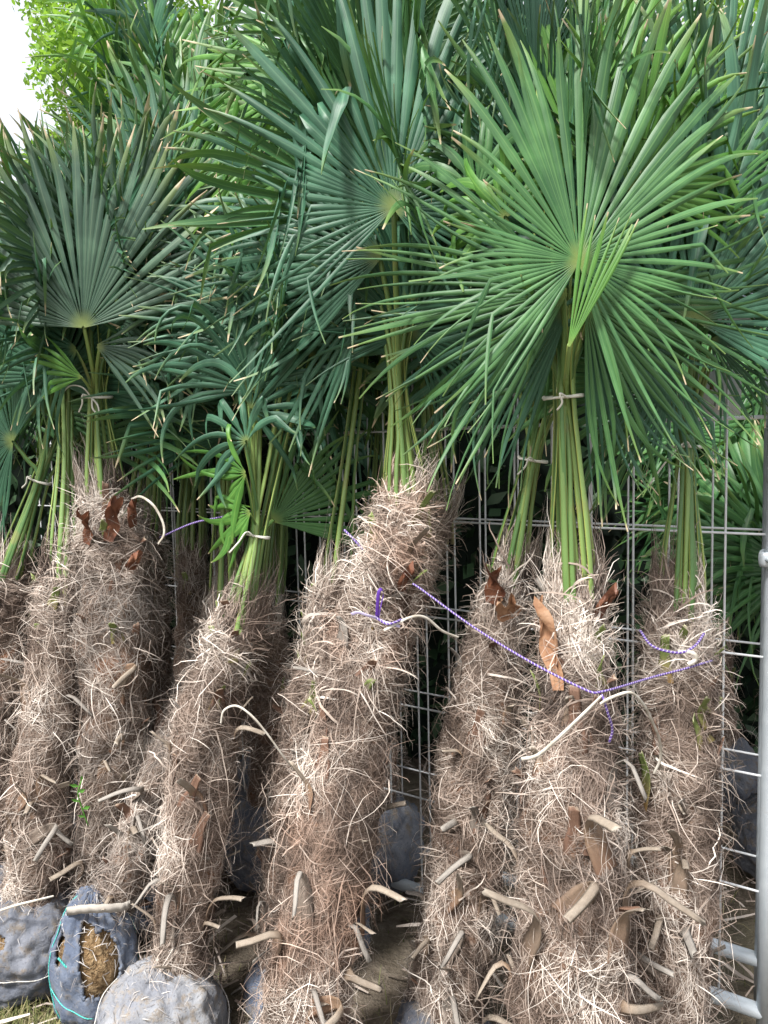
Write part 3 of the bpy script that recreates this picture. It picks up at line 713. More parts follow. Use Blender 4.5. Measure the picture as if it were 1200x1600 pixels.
pF = palm('short palm leaning right with drooping leaf tips, standing on a pale sacking ball',
     [(278, 1555, 2.0), (290, 1420, 2.0), (305, 1280, 2.02), (322, 1130, 2.05), (350, 1030, 2.07), (372, 970, 2.08)], [.080, .084, .100, .102, .075, .036], (400, 838, 2.10), 16,
     heroes=[(392, 610, 2.06, 0, -.1, -8, .34, 190, 'leaf_blue', dict(droop=1.5, kink=.45, nseg=20, split=(.2, .35), lat=.5, wmin=.010)),
             (400, 540, 2.12, 10, 0, 14, .36, 170, 'leaf_blue', dict(droop=1.2, kink=.5, nseg=20, split=(.2, .35), lat=.5, wmin=.010)),
             (385, 560, 2.16, -25, -.1, -40, .34, 150, 'leaf_blue', dict(droop=1.3, kink=.35, nseg=18, split=(.2, .35), lat=.5, wmin=.010)),
             (375, 545, 2.10, -20, 0, -55, .36, 150, 'leaf_blue', dict(droop=1.0, kink=.4, nseg=16, split=(.12, .25), lat=.6, wmin=.011)),
             (410, 470, 2.10, 5, .1, 10, .34, 240, 'leaf_blue', dict(droop=1.4, kink=.5, nseg=22, split=(.15, .3), lat=.6, wmin=.011)),
             (385, 690, 2.03, -10, -.1, -50, .22, 200, 'leaf_blue', dict(droop=1.3, kink=.5, nseg=9, split=(.1, .2), lat=.7, wmin=.011)),
             (392, 640, 2.03, 10, -.1, 60, .26, 180, 'leaf_blue', dict(droop=1.3, kink=.5, nseg=9, split=(.1, .2), lat=.7, wmin=.012)),
             (385, 740, 2.02, -35, -.1, -95, .22, 130, 'leaf_fresh', dict(droop=.9, nseg=8, split=(.05, .1), wmin=.012, lat=.5)),
             (392, 800, 2.04, -30, -.1, -110, .20, 110, 'leaf_fresh', dict(droop=.8, nseg=7, split=(.05, .1), wmin=.012, lat=.5)),
             (425, 815, 2.2, 25, .0, 55, .38, 110, 'leaf', dict(droop=.4, nseg=20))],
     nrand=4, hub_h=(.45, .8), Rr=(.34, .45), spreadr=(110, 170), stubs=34, fibres=1.0, mats=('leaf_blue',), kink=.25, fmat='fibre')
pG = palm('palm with an upright grey-green fan above a white bow on its stalks',
     [(150, 1400, 2.28), (165, 1270, 2.27), (178, 1120, 2.27), (182, 960, 2.28), (176, 850, 2.29), (160, 770, 2.3)], [.085, .095, .118, .125, .120, .055], (152, 622, 2.28), 17,
     heroes=[(130, 512, 2.10, -3, .05, -6, .54, 168, 'leaf_grey', dict(droop=.14, kink=.0, cup=.1, nseg=34, lat=.12, sidelen=.4)),
             (150, 540, 2.14, 12, -.2, 105, .30, 90, 'leaf_grey', dict(droop=.6, kink=.05, nseg=9, split=(.08, .16), wmin=.009)),
             (120, 545, 2.18, -25, -.1, -100, .34, 100, 'leaf_blue', dict(droop=.9, nseg=12, split=(.1, .2), wmin=.010)),
             (128, 590, 2.12, -30, -.1, -70, .16, 70, 'leaf_fresh', dict(droop=.3, nseg=7)),
             (190, 430, 2.25, 30, .0, 45, .5, 220, 'leaf_grey', dict(droop=.4, kink=.05))],
     nrand=8, hub_h=(.2, .45), Rr=(.32, .42), azs=(80, 280), stubs=34, fmat='fibre_grey', fibres=1.1, mats=('leaf_grey', 'leaf_blue'), topf=1.0)
pH = palm('slim palm trunk standing on a grey sacking ball with torn brown patches',
     [(55, 1430, 2.22), (62, 1300, 2.22), (75, 1130, 2.24), (90, 980, 2.27), (100, 890, 2.3)], [.098, .100, .088, .080, .040], (105, 720, 2.36), 18,
     heroes=[(80, 600, 2.42, -25, -.1, -30, .40, 230, 'leaf_blue', dict(droop=1.0))], nrand=5, hub_h=(.15, .5), stubs=28, fibres=1.0, mats=('leaf_blue',),
     ball=B_(6, .165, .155, 'burlap', off=(-.01, -.02, .125), holes=[((-.35, -1, .45), .30)], strings=[((.2, .1), .1, 'twine_pale'), ((1.2, .4), .2, 'twine_pale')]))
pI = palm('palm next to the slim trunk, its leaf stalks leaning right to a low tie',
     [(-25, 1400, 2.42), (-10, 1250, 2.42), (0, 1080, 2.43), (8, 950, 2.44), (14, 895, 2.45)], [.095, .095, .095, .088, .045], (62, 752, 2.45), 19,
     heroes=[(60, 640, 2.42, -10, -.1, -10, .42, 260, 'leaf', dict(droop=.9)), (20, 690, 2.4, -20, -.1, -60, .45, 220, 'leaf_blue', dict(droop=.7))],
     nrand=6, hub_h=(.1, .5), stubs=20, fibres=.8, mats=('leaf', 'leaf_blue'), ball=B_(7, .17, .16, 'burlap', off=(0, 0, .13)))
pJ = palm('thin leaning trunk wrapped in grey fibre on a torn blue sacking ball',
     [(165, 1425, 2.10), (195, 1370, 2.10), (228, 1270, 2.16), (272, 1150, 2.28), (320, 1040, 2.42), (345, 960, 2.52)], [.080, .074, .066, .060, .055, .035], (350, 760, 2.6), 20,
     nrand=6, hub_h=(.1, .5), stubs=20, fmat='fibre_grey', fibres=.8, mats=('leaf_blue',),
     ball=B_(8, .108, .20, 'burlap_blue', off=(-.015, -.05, .15), holes=[((.55, -1, .35), .50), ((-.85, -.8, .55), .26), ((.12, -1, .95), .20)],
             strings=[((.15, .12), -.15, 'twine_teal'), ((1.35, .35), .15, 'twine_teal')]))
pK = palm('palm behind the bow-tied stalks with a slanting sheaf of long stalks',
     [(235, 1400, 2.55), (235, 1150, 2.55), (228, 950, 2.56), (222, 830, 2.57)], [.09, .09, .085, .045], (240, 640, 2.6), 21,
     nrand=9, hub_h=(.05, .6), stubs=12, fibres=.5, mats=('leaf_blue', 'leaf'), ball=B_(9, .18, .18, 'burlap_blue', off=(-.05, -.1, .14)))
pL = palm('shaded palm whose brown fibre top shows right behind the reddish tan trunk',
     [(510, 1540, 2.38), (555, 1250, 2.36), (615, 1000, 2.33), (680, 800, 2.32)], [.09, .085, .075, .045], (668, 640, 2.32), 22,
     nrand=8, hub_h=(.2, .8), stubs=18, fibres=.8, mats=('leaf_blue', 'leaf'), ball=B_(10, .14, .13, 'burlap_blue', off=(0, 0, .05)))
# darker rows behind
back = [((310, 1440, 2.85), (305, 1150, 2.85), (300, 860, 2.9), (305, 640, 2.95), 'leaf_blue', 'dark palm in the gap behind the short leaning palm'),
        ((430, 1420, 2.75), (425, 1150, 2.75), (420, 930, 2.8), (440, 700, 2.85), 'leaf_blue', 'dark palm deep in the gap left of the reddish tan trunk'),
        ((120, 1380, 3.0), (130, 1100, 3.0), (140, 860, 3.0), (150, 660, 3.05), 'leaf', 'palm in the rear row behind the upright grey-green fan'),
        ((-60, 1380, 2.9), (-50, 1100, 2.9), (-40, 860, 2.95), (-20, 660, 3.0), 'leaf', 'rear palm with fans showing above the low-tied leaning stalks'),
        ((585, 1420, 2.75), (585, 1150, 2.75), (590, 930, 2.77), (600, 600, 2.8), 'leaf_blue', 'rear palm behind the twin trunks with fans at mid height'),
        ((360, 1380, 3.15), (360, 1100, 3.15), (360, 850, 3.2), (360, 620, 3.2), 'leaf', 'rearmost palm with pale fans high above the short leaning palm'),
        ((230, 1380, 3.3), (230, 1100, 3.3), (235, 800, 3.3), (240, 560, 3.35), 'leaf_fresh', 'rearmost palm with light green fans under the bright tree')]
for i, (a, b, c_, t, mt, lab) in enumerate(back):
    palm(lab, [a, b, c_], [.095, .092, .05], t, 40 + i, nrand=20, hub_h=(.05, {3: .35, 2: .7, 6: 1.2}.get(i, 1.0)), Rr=(.5, .64), stubs=8, fibres=.3, mats=(mt, 'leaf_blue', 'leaf'), unique=False,
         ball=B_(20 + i, .18, .18, 'burlap', off=(0, 0, .14)), group='shaded palms in the rear rows', out=(.02, .2))
# palms on the far side of the fence
far = [((1230, 1330, 2.75), (1235, 1150, 2.75), (1235, 1020, 2.75), (1225, 930, 2.75), 'leaf', 'low palm behind the wire mesh with a wide green fan', (.0, .25)),
       ((1120, 1290, 3.3), (1120, 1130, 3.3), (1115, 960, 3.3), (1120, 840, 3.3), 'leaf', 'palm behind the mesh with drooping fans near the sign plate', (.0, .5)),
       ((1330, 1290, 3.1), (1330, 1100, 3.1), (1325, 860, 3.1), (1320, 700, 3.1), 'leaf', 'tall palm behind the fence post with fans near the tree', (.0, .7))]
for i, (a, b, c_, t, mt, lab, hh) in enumerate(far):
    palm(lab, [a, b, c_], [.095, .092, .05], t, 60 + i, nrand=12, hub_h=hh, Rr=(.42, .58), stubs=8, fibres=.3, mats=(mt,), unique=False,
         ball=B_(30 + i, .18, .18, 'burlap', off=(0, 0, .14)), group='palms on the far side of the fence', out=(.02, .2))

# sacking ball under the short palm (its own ball, squat and pale)
root_ball(pF[0], np.array([-.03, -.05, .055]), 11.3, .165, .15, 'burlap_pale', strings=[((.5, .3), .2, 'twine_pale')])
# spare root ball wrapped in blue cloth standing between the trunks
def loose_ball(px, py, Y, rx, rz, mat, seed, label):
    p = at(px, py, Y); o = empty('wrapped_root_ball', (p[0], p[1], 0), label, 'root ball'); 
    b = root_ball(o, np.array([0, 0, p[2]]), seed, rx, rz, mat); b.name = 'sacking'
    return o

# ------------------------------------------------------------------ dried sheaths and special stubs
def camth(T, q, dx=0.):
    """angle on the trunk that faces the camera, shifted by dx radians to the right"""
    c = T.lerp(T.P, np.array([q]))[0]; d = nrmz(np.array([0, 0, EYE]) - c)
    A = T.lerp(T.A, np.array([q]))[0]; Bv = T.lerp(T.B, np.array([q]))[0]
    return math.atan2(d @ Bv, d @ A) + dx
def qz(T, py_z):
    return float(np.clip(np.interp(py_z, T.P[:, 2], np.linspace(0, 1, T.M)), 0, 1))
def sheath(P, px_dx, z, Ln, wd, mat, seed, yaw=0., curl=1.6):
    T = P[1]; q = qz(T, z); o = place_stub(T, P[2], P[3], camth(T, q, px_dx), q, sheath_mesh(seed, Ln, wd, mat, curl), 1, yaw, sink=-.012)
    return o
sheath(pB, -.45, at(850, 1100, 1.55)[2], .19, .022, 'sheath_pale', 1, -.12, 2.6)
sheath(pB, .9, at(925, 985, 1.6)[2], .07, .02, 'sheath', 2)
sheath(pD, -.5, at(755, 955, 2.0)[2], .09, .032, 'sheath', 3, .1)
sheath(pD, .25, at(790, 970, 2.0)[2], .055, .036, 'sheath_pale', 4, -.6)
for k, (dx, py, L_, w_, yw) in enumerate([(-.75, 850, .10, .02, .5), (-.1, 850, .12, .021, .35), (.62, 835, .07, .022, -.3), (.35, 895, .045, .02, .1)]):
    sheath(pG, dx, at(170, py, 2.2)[2], L_, w_, 'sheath', 10 + k, yw, 1.9)
sheath(pA, .75, at(690, 920, 1.9)[2], .07, .018, 'sheath', 21, -.6)
# pale drooping straps low on the front trunks, as in the photograph: (palm, px, py, kind index, scale, yaw)
def strap(P, px, py, kind, i, sc=1., yaw=0.):
    T = P[1]
    # the q and side angle at which the trunk shows at that pixel
    qs, ds = np.meshgrid(np.linspace(.02, .98, 60), np.linspace(-1.35, 1.35, 28), indexing='ij')
    c = T.lerp(T.P, qs); d = nrmz(np.array([0, 0, EYE]) - c)
    th = np.arctan2((d * T.lerp(T.B, qs)).sum(-1), (d * T.lerp(T.A, qs)).sum(-1)) + ds
    v = T.map(th, qs, np.zeros_like(qs)) - np.array([0, 0, EYE]); f = v @ FW
    e = (600 + 1200 * v[..., 0] / f - px) ** 2 + (800 - 1200 * (v @ UPV) / f - py) ** 2
    k = np.unravel_index(e.argmin(), e.shape); q, dx = float(qs[k]), float(ds[k])
    return place_stub(T, P[2], P[3], camth(T, q, dx), q, STUBS[kind][i], sc, yaw)
for a in [(pA, 500, 1215, 'brown', 0, 1.0, 0), (pA, 480, 1335, 'brown', 3, .9, 0), (pA, 430, 1490, 'long', 0, 1.1, .6), (pA, 530, 1500, 'long', 2, .8, .3), (pA, 470, 1580, 'long', 4, .9, 1.1),
          (pA, 560, 1470, 'long', 6, 1.0, -.2), (pA, 490, 1600, 'short', 0, 1.2, 0), (pA, 560, 1520, 'mid', 2, 1, -.9),
          (pA, 490, 1120, 'green', 1, .9, .3), (pA, 555, 1130, 'green', 3, .9, 0), (pA, 645, 940, 'green', 4, .8, -.5), (pA, 575, 980, 'green', 2, .6, 0),
          (pB, 880, 1430, 'long', 0, 1.15, .7), (pB, 950, 1370, 'long', 2, 1.2, -.35), (pB, 820, 1500, 'long', 6, 1.0, .5), (pB, 900, 1330, 'brown', 1, 1.0, 0), (pB, 1000, 1440, 'long', 4, .9, -.3),
          (pB, 960, 1500, 'mid', 1, 1.2, .1), (pB, 830, 1120, 'green', 5, 1.0, .4), (pB, 945, 1090, 'green', 6, .8, -.3), (pB, 900, 1180, 'brown', 5, 1.0, 0), (pB, 985, 1560, 'long', 8, .9, -1.2),
          (pC, 1060, 1390, 'mid', 5, 1.2, 0), (pC, 1005, 1260, 'green', 7, 1.5, .3), (pC, 1105, 1170, 'green', 8, 1.2, -.7), (pC, 1110, 1130, 'green', 0, 1.1, -.6), (pC, 1090, 1280, 'mid', 3, .8, -.7), (pC, 1080, 1480, 'mid', 6, 1.0, -.5), (pC, 1060, 1540, 'long', 3, .8, -1.1),
          (pD, 700, 1290, 'mid', 0, .9, .9), (pD, 690, 1350, 'long', 5, .9, .9), (pD, 690, 1420, 'mid', 4, .9, .8), (pD, 660, 1490, 'mid', 7, 1.0, .4), (pD, 745, 1310, 'mid', 3, 1.0, -.2), (pD, 700, 1560, 'mid', 5, 1.0, .1), (pD, 745, 1160, 'brown', 6, 1.0, 0),
          (pE, 480, 1110, 'green', 2, 1.0, .3), (pE, 490, 1000, 'brown', 3, .9, .2), (pE, 430, 1330, 'mid', 6, 1.0, .5), (pE, 470, 1040, 'green', 5, .9, .2),
          (pF, 250, 1430, 'long', 1, .9, .2), (pF, 262, 1480, 'long', 3, 1.0, -.1), (pF, 325, 1450, 'mid', 1, 1.3, -.2), (pF, 285, 1270, 'brown', 2, .85, .3), (pF, 300, 1330, 'brown', 7, .85, .2), (pF, 260, 1230, 'brown', 4, 1.0, .4), (pF, 335, 1110, 'green', 6, .7, 0), (pF, 240, 1180, 'mid', 8, .9, .6),
          (pH, 60, 1280, 'mid', 2, 1.0, -.2), (pH, 90, 1330, 'long', 7, .8, -.4), (pH, 35, 1320, 'long', 5, .9, .8), (pH, 75, 1240, 'mid', 7, 1.0, -.5), (pH, 25, 1260, 'mid', 4, .9, .9),
          (pG, 185, 1000, 'green', 1, 1.0, -.2), (pG, 165, 1165, 'mid', 2, 1.1, 1.0), (pG, 160, 1250, 'mid', 5, 1.0, .8), (pG, 240, 1060, 'brown', 0, .8, -.2), (pG, 170, 1065, 'long', 4, .7, 1.1),
          (pJ, 215, 1330, 'long', 1, .8, -.4), (pJ, 190, 1340, 'mid', 3, 1.0, -.3), (pJ, 180, 1240, 'long', 3, .8, 1.2)]:
    strap(*a[:4], a[4], a[5] * 1.2, a[6])

# ------------------------------------------------------------------ strings on the stalks
def tie_at(P, label, rad, seed, tail=.08, bow=False):
    top = P[1].P[-1]; return tie_loop(label, P[4], rad, P[4] - top, seed, tail=tail, bow=bow)
tie_at(pG, 'white string tied in a bow round the stalks under the grey-green fan', .042, 1, .05, True)
tie_at(pB, 'white string wound round the long stalks below the round fan', .042, 2, .03)
tie_at(pC, 'white string with a curling loose end on the stalks near the fence post', .042, 3, .12)
tie_at(pF, 'pale string round the stalks of the short leaning palm', .036, 4, .07)
tie_at(pI, 'pale string low on the leaning stalks beside the slim trunk', .034, 5, .04)
tie_at(pD, 'pale string round the shaded stalks beside the long stalks', .038, 6, .05)

# ------------------------------------------------------------------ twine, ribbons
def rope(name, label, pts, rad, mat, cat, n=60, flat=1.0, wref=None, group=None):
    P = catmull([at(*p) for p in pts], n); c = P[0]
    o = obj(name, tubemesh(name, P - c, rad, M[mat], 7, flat, wref), None, c); tag(o, label, cat, group); return o
rope('purple_twine', 'purple and white twine stretched from the reddish tan trunk to the stout trunk', [(645, 912, 1.84), (660, 922, 1.82), (740, 980, 1.72), (830, 1035, 1.60), (915, 1078, 1.525), (937, 1082, 1.52)], .0025, 'twine_purple', 'twine')
rope('purple_twine', 'purple and white twine running from the stout trunk to the palm by the post', [(930, 1083, 1.52), (960, 1076, 1.55), (1020, 1058, 1.66), (1070, 1045, 1.715), (1100, 1036, 1.75), (1120, 1030, 1.85)], .0025, 'twine_purple', 'twine')
rope('purple_twine', 'short purple twine end slanting down beside the reddish tan trunk top', [(538, 828, 1.95), (552, 842, 1.93), (568, 860, 1.92)], .0032, 'twine_purple', 'twine', 16)
rope('purple_twine', 'thin purple twine across the dark gap behind the short palm', [(250, 840, 2.3), (300, 818, 2.2), (345, 808, 2.12), (372, 800, 2.15)], .0028, 'twine_purple', 'twine', 30)
rope('purple_twine', 'purple twine wound round the palm by the post above the stretched one', [(1000, 985, 1.80), (1020, 1010, 1.745), (1060, 1020, 1.725), (1085, 1010, 1.735), (1100, 990, 1.77)], .003, 'twine_purple', 'twine', 30)
rope('purple_twine', 'purple twine knot hanging under the bend of the stretched twine', [(940, 1085, 1.515), (944, 1095, 1.51), (950, 1115, 1.515), (957, 1140, 1.53), (952, 1160, 1.54)], .0026, 'twine_purple', 'twine', 24)
k = empty('ribbon_knot', at(589, 965, 1.80), 'shiny purple ribbon knot sticking up on the reddish tan trunk', 'ribbon'); kc = at(589, 965, 1.80)
def rib(name, pts, rad, mat, flat=.15, n=24): 
    P = catmull([at(*p) for p in pts], n); return obj(name, tubemesh(name, P - kc, rad, M[mat], 8, flat, (1, 0, .1)), k)
rib('loop', [(589, 966, 1.80), (590, 945, 1.79), (592, 925, 1.785), (597, 921, 1.79), (599, 930, 1.80), (596, 942, 1.805), (592, 965, 1.80)], .0042, 'ribbon_purple')
rib('tail', [(589, 966, 1.80), (575, 962, 1.795), (560, 957, 1.80), (549, 960, 1.81)], .0042, 'ribbon_lilac')
rib('tail', [(589, 966, 1.80), (600, 972, 1.795), (612, 975, 1.795), (625, 979, 1.80)], .0036, 'ribbon_lilac')
rib('tail', [(589, 966, 1.80), (604, 975, 1.792), (618, 972, 1.79), (627, 968, 1.80)], .0030, 'twine_purple', 1.)
def ribbon(label, pts, wd, n=40, name='packing_strip'):
    P = catmull([at(*p) for p in pts], n); c = P[0]
    T = nrmz(np.gradient(P, axis=0)); W = nrmz(np.cross(T, [0, -1., .2]))
    tw = np.linspace(-.4, .5, n)[:, None]; Nn = np.cross(T, W); W = W * np.cos(tw) + Nn * np.sin(tw)
    t = .0006
    V = np.stack([P - W * wd - Nn * t, P + W * wd - Nn * t, P + W * wd + Nn * t, P - W * wd + Nn * t], 1).reshape(-1, 3) - c
    i, j = np.meshgrid(np.arange(n - 1), np.arange(4), indexing='ij'); kk = (j + 1) % 4
    F = np.stack([i * 4 + j, i * 4 + kk, (i + 1) * 4 + kk, (i + 1) * 4 + j], -1).reshape(-1, 4)
    o = obj(name, mesh(name, V, F, M['white_tape']), None, c); return tag(o, label, 'strip')
ribbon('flat white strip slanting down left from the twine bend on the stout trunk', [(940, 1088, 1.515), (905, 1122, 1.50), (870, 1155, 1.50), (840, 1180, 1.51), (815, 1186, 1.53)], .0036)
ribbon('white strip curling over to the right of the twine bend', [(938, 1100, 1.51), (955, 1090, 1.50), (985, 1082, 1.51), (1005, 1100, 1.55), (1018, 1125, 1.60), (1030, 1155, 1.66), (1032, 1185, 1.68), (1022, 1208, 1.69)], .0028)
ribbon('pale strip trailing right from the trunk of the short leaning palm', [(345, 1130, 1.93), (350, 1110, 1.92), (370, 1103, 1.92), (395, 1120, 1.92), (420, 1150, 1.93), (445, 1185, 1.95), (462, 1205, 1.98)], .0026)
ribbon('white strip curling down from the top of the bow-tied palm trunk', [(205, 780, 2.20), (220, 776, 2.18), (240, 790, 2.17), (254, 815, 2.17), (256, 835, 2.17), (247, 850, 2.18)], .0034)
ribbon('white strip bent at the twine end on the palm by the post', [(1060, 1018, 1.73), (1082, 1020, 1.72), (1088, 1030, 1.72), (1075, 1038, 1.72)], .0045, 24)
ribbon('pale strip bridging from the knot to the dark gap on the right', [(600, 985, 1.79), (640, 965, 1.80), (665, 965, 1.82), (690, 985, 1.84), (716, 996, 1.86)], .0032)
ribbon('thin white strip lying over the grey sacking ball', [(-20, 1430, 2.06), (20, 1416, 2.05), (60, 1406, 2.05), (84, 1400, 2.06)], .0032)
# flat strap on the neck of the torn blue ball
def strap_band():
    P = catmull([at(104, 1425, 1.985), at(130, 1421, 1.965), at(160, 1420, 1.96), at(190, 1418, 1.975), at(203, 1412, 1.99)], 24); c = P[0]
    V = []
    for i, p in enumerate(P):
        e = .0015 * math.sin(i * 1.7); hgt = .0115 - .004 * max(0, (i - 16) / 8)
        V += [p + Z * hgt + [0, e, 0], p - Z * hgt + [0, e, 0], p - Z * hgt + [0, .004 + e, 0], p + Z * hgt + [0, .004 + e, 0]]
    V = np.array(V) - c; n = len(P)
    i, j = np.meshgrid(np.arange(n - 1), np.arange(4), indexing='ij'); kk = (j + 1) % 4
    F = np.stack([i * 4 + j, i * 4 + kk, (i + 1) * 4 + kk, (i + 1) * 4 + j], -1).reshape(-1, 4)
    F = np.vstack([F, [[0, 1, 2, 3]], [[n * 4 - 1, n * 4 - 2, n * 4 - 3, n * 4 - 4]]])
    tag(obj('flat_strap', mesh('flat_strap', V, F, M['strap']), None, c), 'frayed grey strap across the neck of the torn blue ball', 'strap')
strap_band()
rope('teal_twine', 'short bright teal twine end sticking out left of the torn blue ball', [(91, 1447 + 50, 1.95), (98, 1505, 1.95), (104, 1511, 1.95), (115, 1510, 1.96)], .0028, 'twine_teal', 'twine', 16)

# ------------------------------------------------------------------ the mesh fence
FD = nrmz(np.array([-.83, .56, 0])); FN = np.array([-FD[1], FD[0], 0]); FN = FN if FN[1] < 0 else -FN
def fence(label, p0, length, hgt, zb, off_v, zrow, clampz=None, sign=False):
    """welded wire panel in a tube frame; p0: foot of the near post; runs away along FD"""
    root = empty('fence_panel', p0, label, 'fence', 'mesh fence panels')
    cyl = lambda name, a, b, r, mat, ns=14: obj(name, tubemesh(name, catmull([a, b], 5), r, M[mat], ns), root)
    cyl('post', np.array([0, 0, .0]), np.array([0, 0, hgt]), .021, 'steel', 20); cyl('post', FD * length, FD * length + Z * hgt, .021, 'steel', 20)
    cyl('rail', Z * zb, FD * length + Z * zb, .0205, 'steel', 20); cyl('rail', Z * (hgt - .03), FD * length + Z * (hgt - .03), .0205, 'steel', 20)
    root.rotation_euler.y = -.023
    s = off_v
    while s < length - .03:
        cyl('wire', FD * s + Z * zb, FD * s + Z * (hgt - .03), .0032, 'wire', 7); s += .12
    for z in zrow: cyl('wire', Z * z + FN * .005, FD * length + Z * z + FN * .005, .0032, 'wire', 7)
    if clampz:
        c = obj('clamp', clamp_mesh(), root, Z * clampz)
        b = obj('bolt', tubemesh('bolt', catmull([np.array([-.030, -.022, 0]), np.array([-.030, -.036, 0]), np.array([-.030, -.05, 0])], 5), .0065, M['steel'], 6), c)
    return root
def clamp_mesh():
    V = []; n = 22; prof = [(.0225, -.02), (.0285, -.021), (.0310, -.012), (.0315, 0), (.0310, .012), (.0285, .021), (.0225, .02)]
    for i in range(n):
        a = 2 * math.pi * i / n
        for (r, z) in prof:
            lug = 1 + .55 * max(0, math.cos(a - R(205))) ** 8
            V.append((r * lug * math.cos(a), r * lug * math.sin(a), z * (1 - .2 * (lug - 1))))
    m = len(prof); i, j = np.meshgrid(np.arange(n), np.arange(m), indexing='ij'); ii = (i + 1) % n; jj = (j + 1) % m
    F = np.stack([i * m + j, ii * m + j, ii * m + jj, i * m + jj], -1).reshape(-1, 4)
    return mesh('clamp', np.array(V), F, M['steel'], smooth=True)
pf = at(1197, 1560, 1.945); p0 = np.array([pf[0], pf[1], 0.0])
zr = [.12 + .30 * i + d for i in range(1, 7) for d in (0,)]
zf = [at(1180, y, 1.96)[2] for y in (1390, 1210, 1025, 834, 652)]
fence('galvanised mesh fence panel with a clamp on its post, standing behind the palms', p0, 3.4, 2.0, at(1120, 1560, 2.0)[2], .115, zf, at(1190, 872, 1.945)[2])
p1 = p0 - FN * .17 + FD * .03
zb2 = [at(1165, y, 2.13)[2] for y in (1332, 1175, 1003, 826, 650)]
fence('second galvanised mesh panel doubled up just behind the clamped one', p1, 3.4, 2.0, at(1130, 1485, 2.15)[2], .15, zb2)
# sign plate wired to the mesh
def sign():
    c = at(1112, 615, 2.13); o = empty('sign_plate', c, 'small white sign plate hung on the mesh behind the fans', 'sign')
    def plate(name, cx, cz, w_, h_, t, off, mat):
        V = []
        for dy in (0, t):
            for (a, b) in ((-1, -1), (1, -1), (1, 1), (-1, 1)): V.append(-FD * (cx + a * w_ / 2) + Z * (cz + b * h_ / 2) + FN * (off + dy))
        F = [(0, 3, 2, 1), (4, 5, 6, 7), (0, 1, 5, 4), (1, 2, 6, 5), (2, 3, 7, 6), (3, 0, 4, 7)]
        return obj(name, mesh(name, np.array(V), np.array(F), M[mat]), o)
    plate('plate', 0, 0, .15, .12, .002, 0, 'sign')
    plate('print', .0, .02, .010, .018, .0008, .0022, 'sign_red'); plate('print', .01, -.02, .003, .03, .0008, .0022, 'sign_ink')
sign()

# ------------------------------------------------------------------ added dark backdrop, and trees far behind
def leaf_cloud(rng, n, sampler, size):
    c = sampler(n); a = nrmz(rng.normal(0, 1, (n, 3))); b = nrmz(np.cross(a, rng.normal(0, 1, (n, 3))))
    s = size * rng.uniform(.6, 1.3, n)[:, None]
    V = np.stack([c - a * s, c - b * s * .45, c + a * s, c + b * s * .45], 1).reshape(-1, 3)
    F = np.arange(4 * n).reshape(-1, 4); par = np.repeat(np.stack([np.zeros(n), np.zeros(n), rng.random(n)], -1), 4, 0)
    return V, F, par
def tree(label, loc, hgt, cz, rx, rz, n, seed, mat='tree_leaf', size=.05, nl=16):
    rng = np.random.default_rng(seed); o = empty('broadleaf_tree', loc, label, 'tree', 'trees beyond the nursery row')
    tp = catmull([(0, 0, -.05), (.05, .02, hgt * .3), (-.05, 0, hgt * .6), (.03, 0, hgt * .9)], 16)
    t = obj('trunk', tubemesh('trunk', tp, np.linspace(.14, .03, 16), M['bark'], 10), o)
    cen = nrmz(rng.normal(0, 1, (nl, 3))) * rng.uniform(.35, 1, (nl, 1)) * np.array([rx, rx * .8, rz]) + [0, 0, cz]
    for c in cen[:9]:
        obj('limb', tubemesh('limb', catmull([tp[6], tp[6] * .5 + c * .5 + [0, 0, -.1], c], 8), np.linspace(.05, .012, 8), M['bark'], 6), t)
    def samp(m):
        k = rng.integers(0, nl, m); r = rng.uniform(.25, 1, (m, 1)) ** .5
        return cen[k] + nrmz(rng.normal(0, 1, (m, 3))) * r * rx * .42 * np.array([1, 1, .75])
    cr = obj('crown', mesh('crown', *leaf_cloud(rng, n, samp, size)[:2], M[mat], np.repeat(np.stack([np.zeros(n), np.zeros(n), rng.random(n)], -1), 4, 0)), o)
    return o
tree('bright yellow-green tree against the white sky above the rear palms', (-1.75, 6.6, 0), 5.6, 4.5, 1.05, 1.35, 36000, 5, size=.032, nl=26)
tree('yellow-green tree showing past the fans beyond the fence post', (3.6, 6.5, 0), 5.0, 4.0, 1.6, 1.7, 30000, 6, size=.035, nl=26)
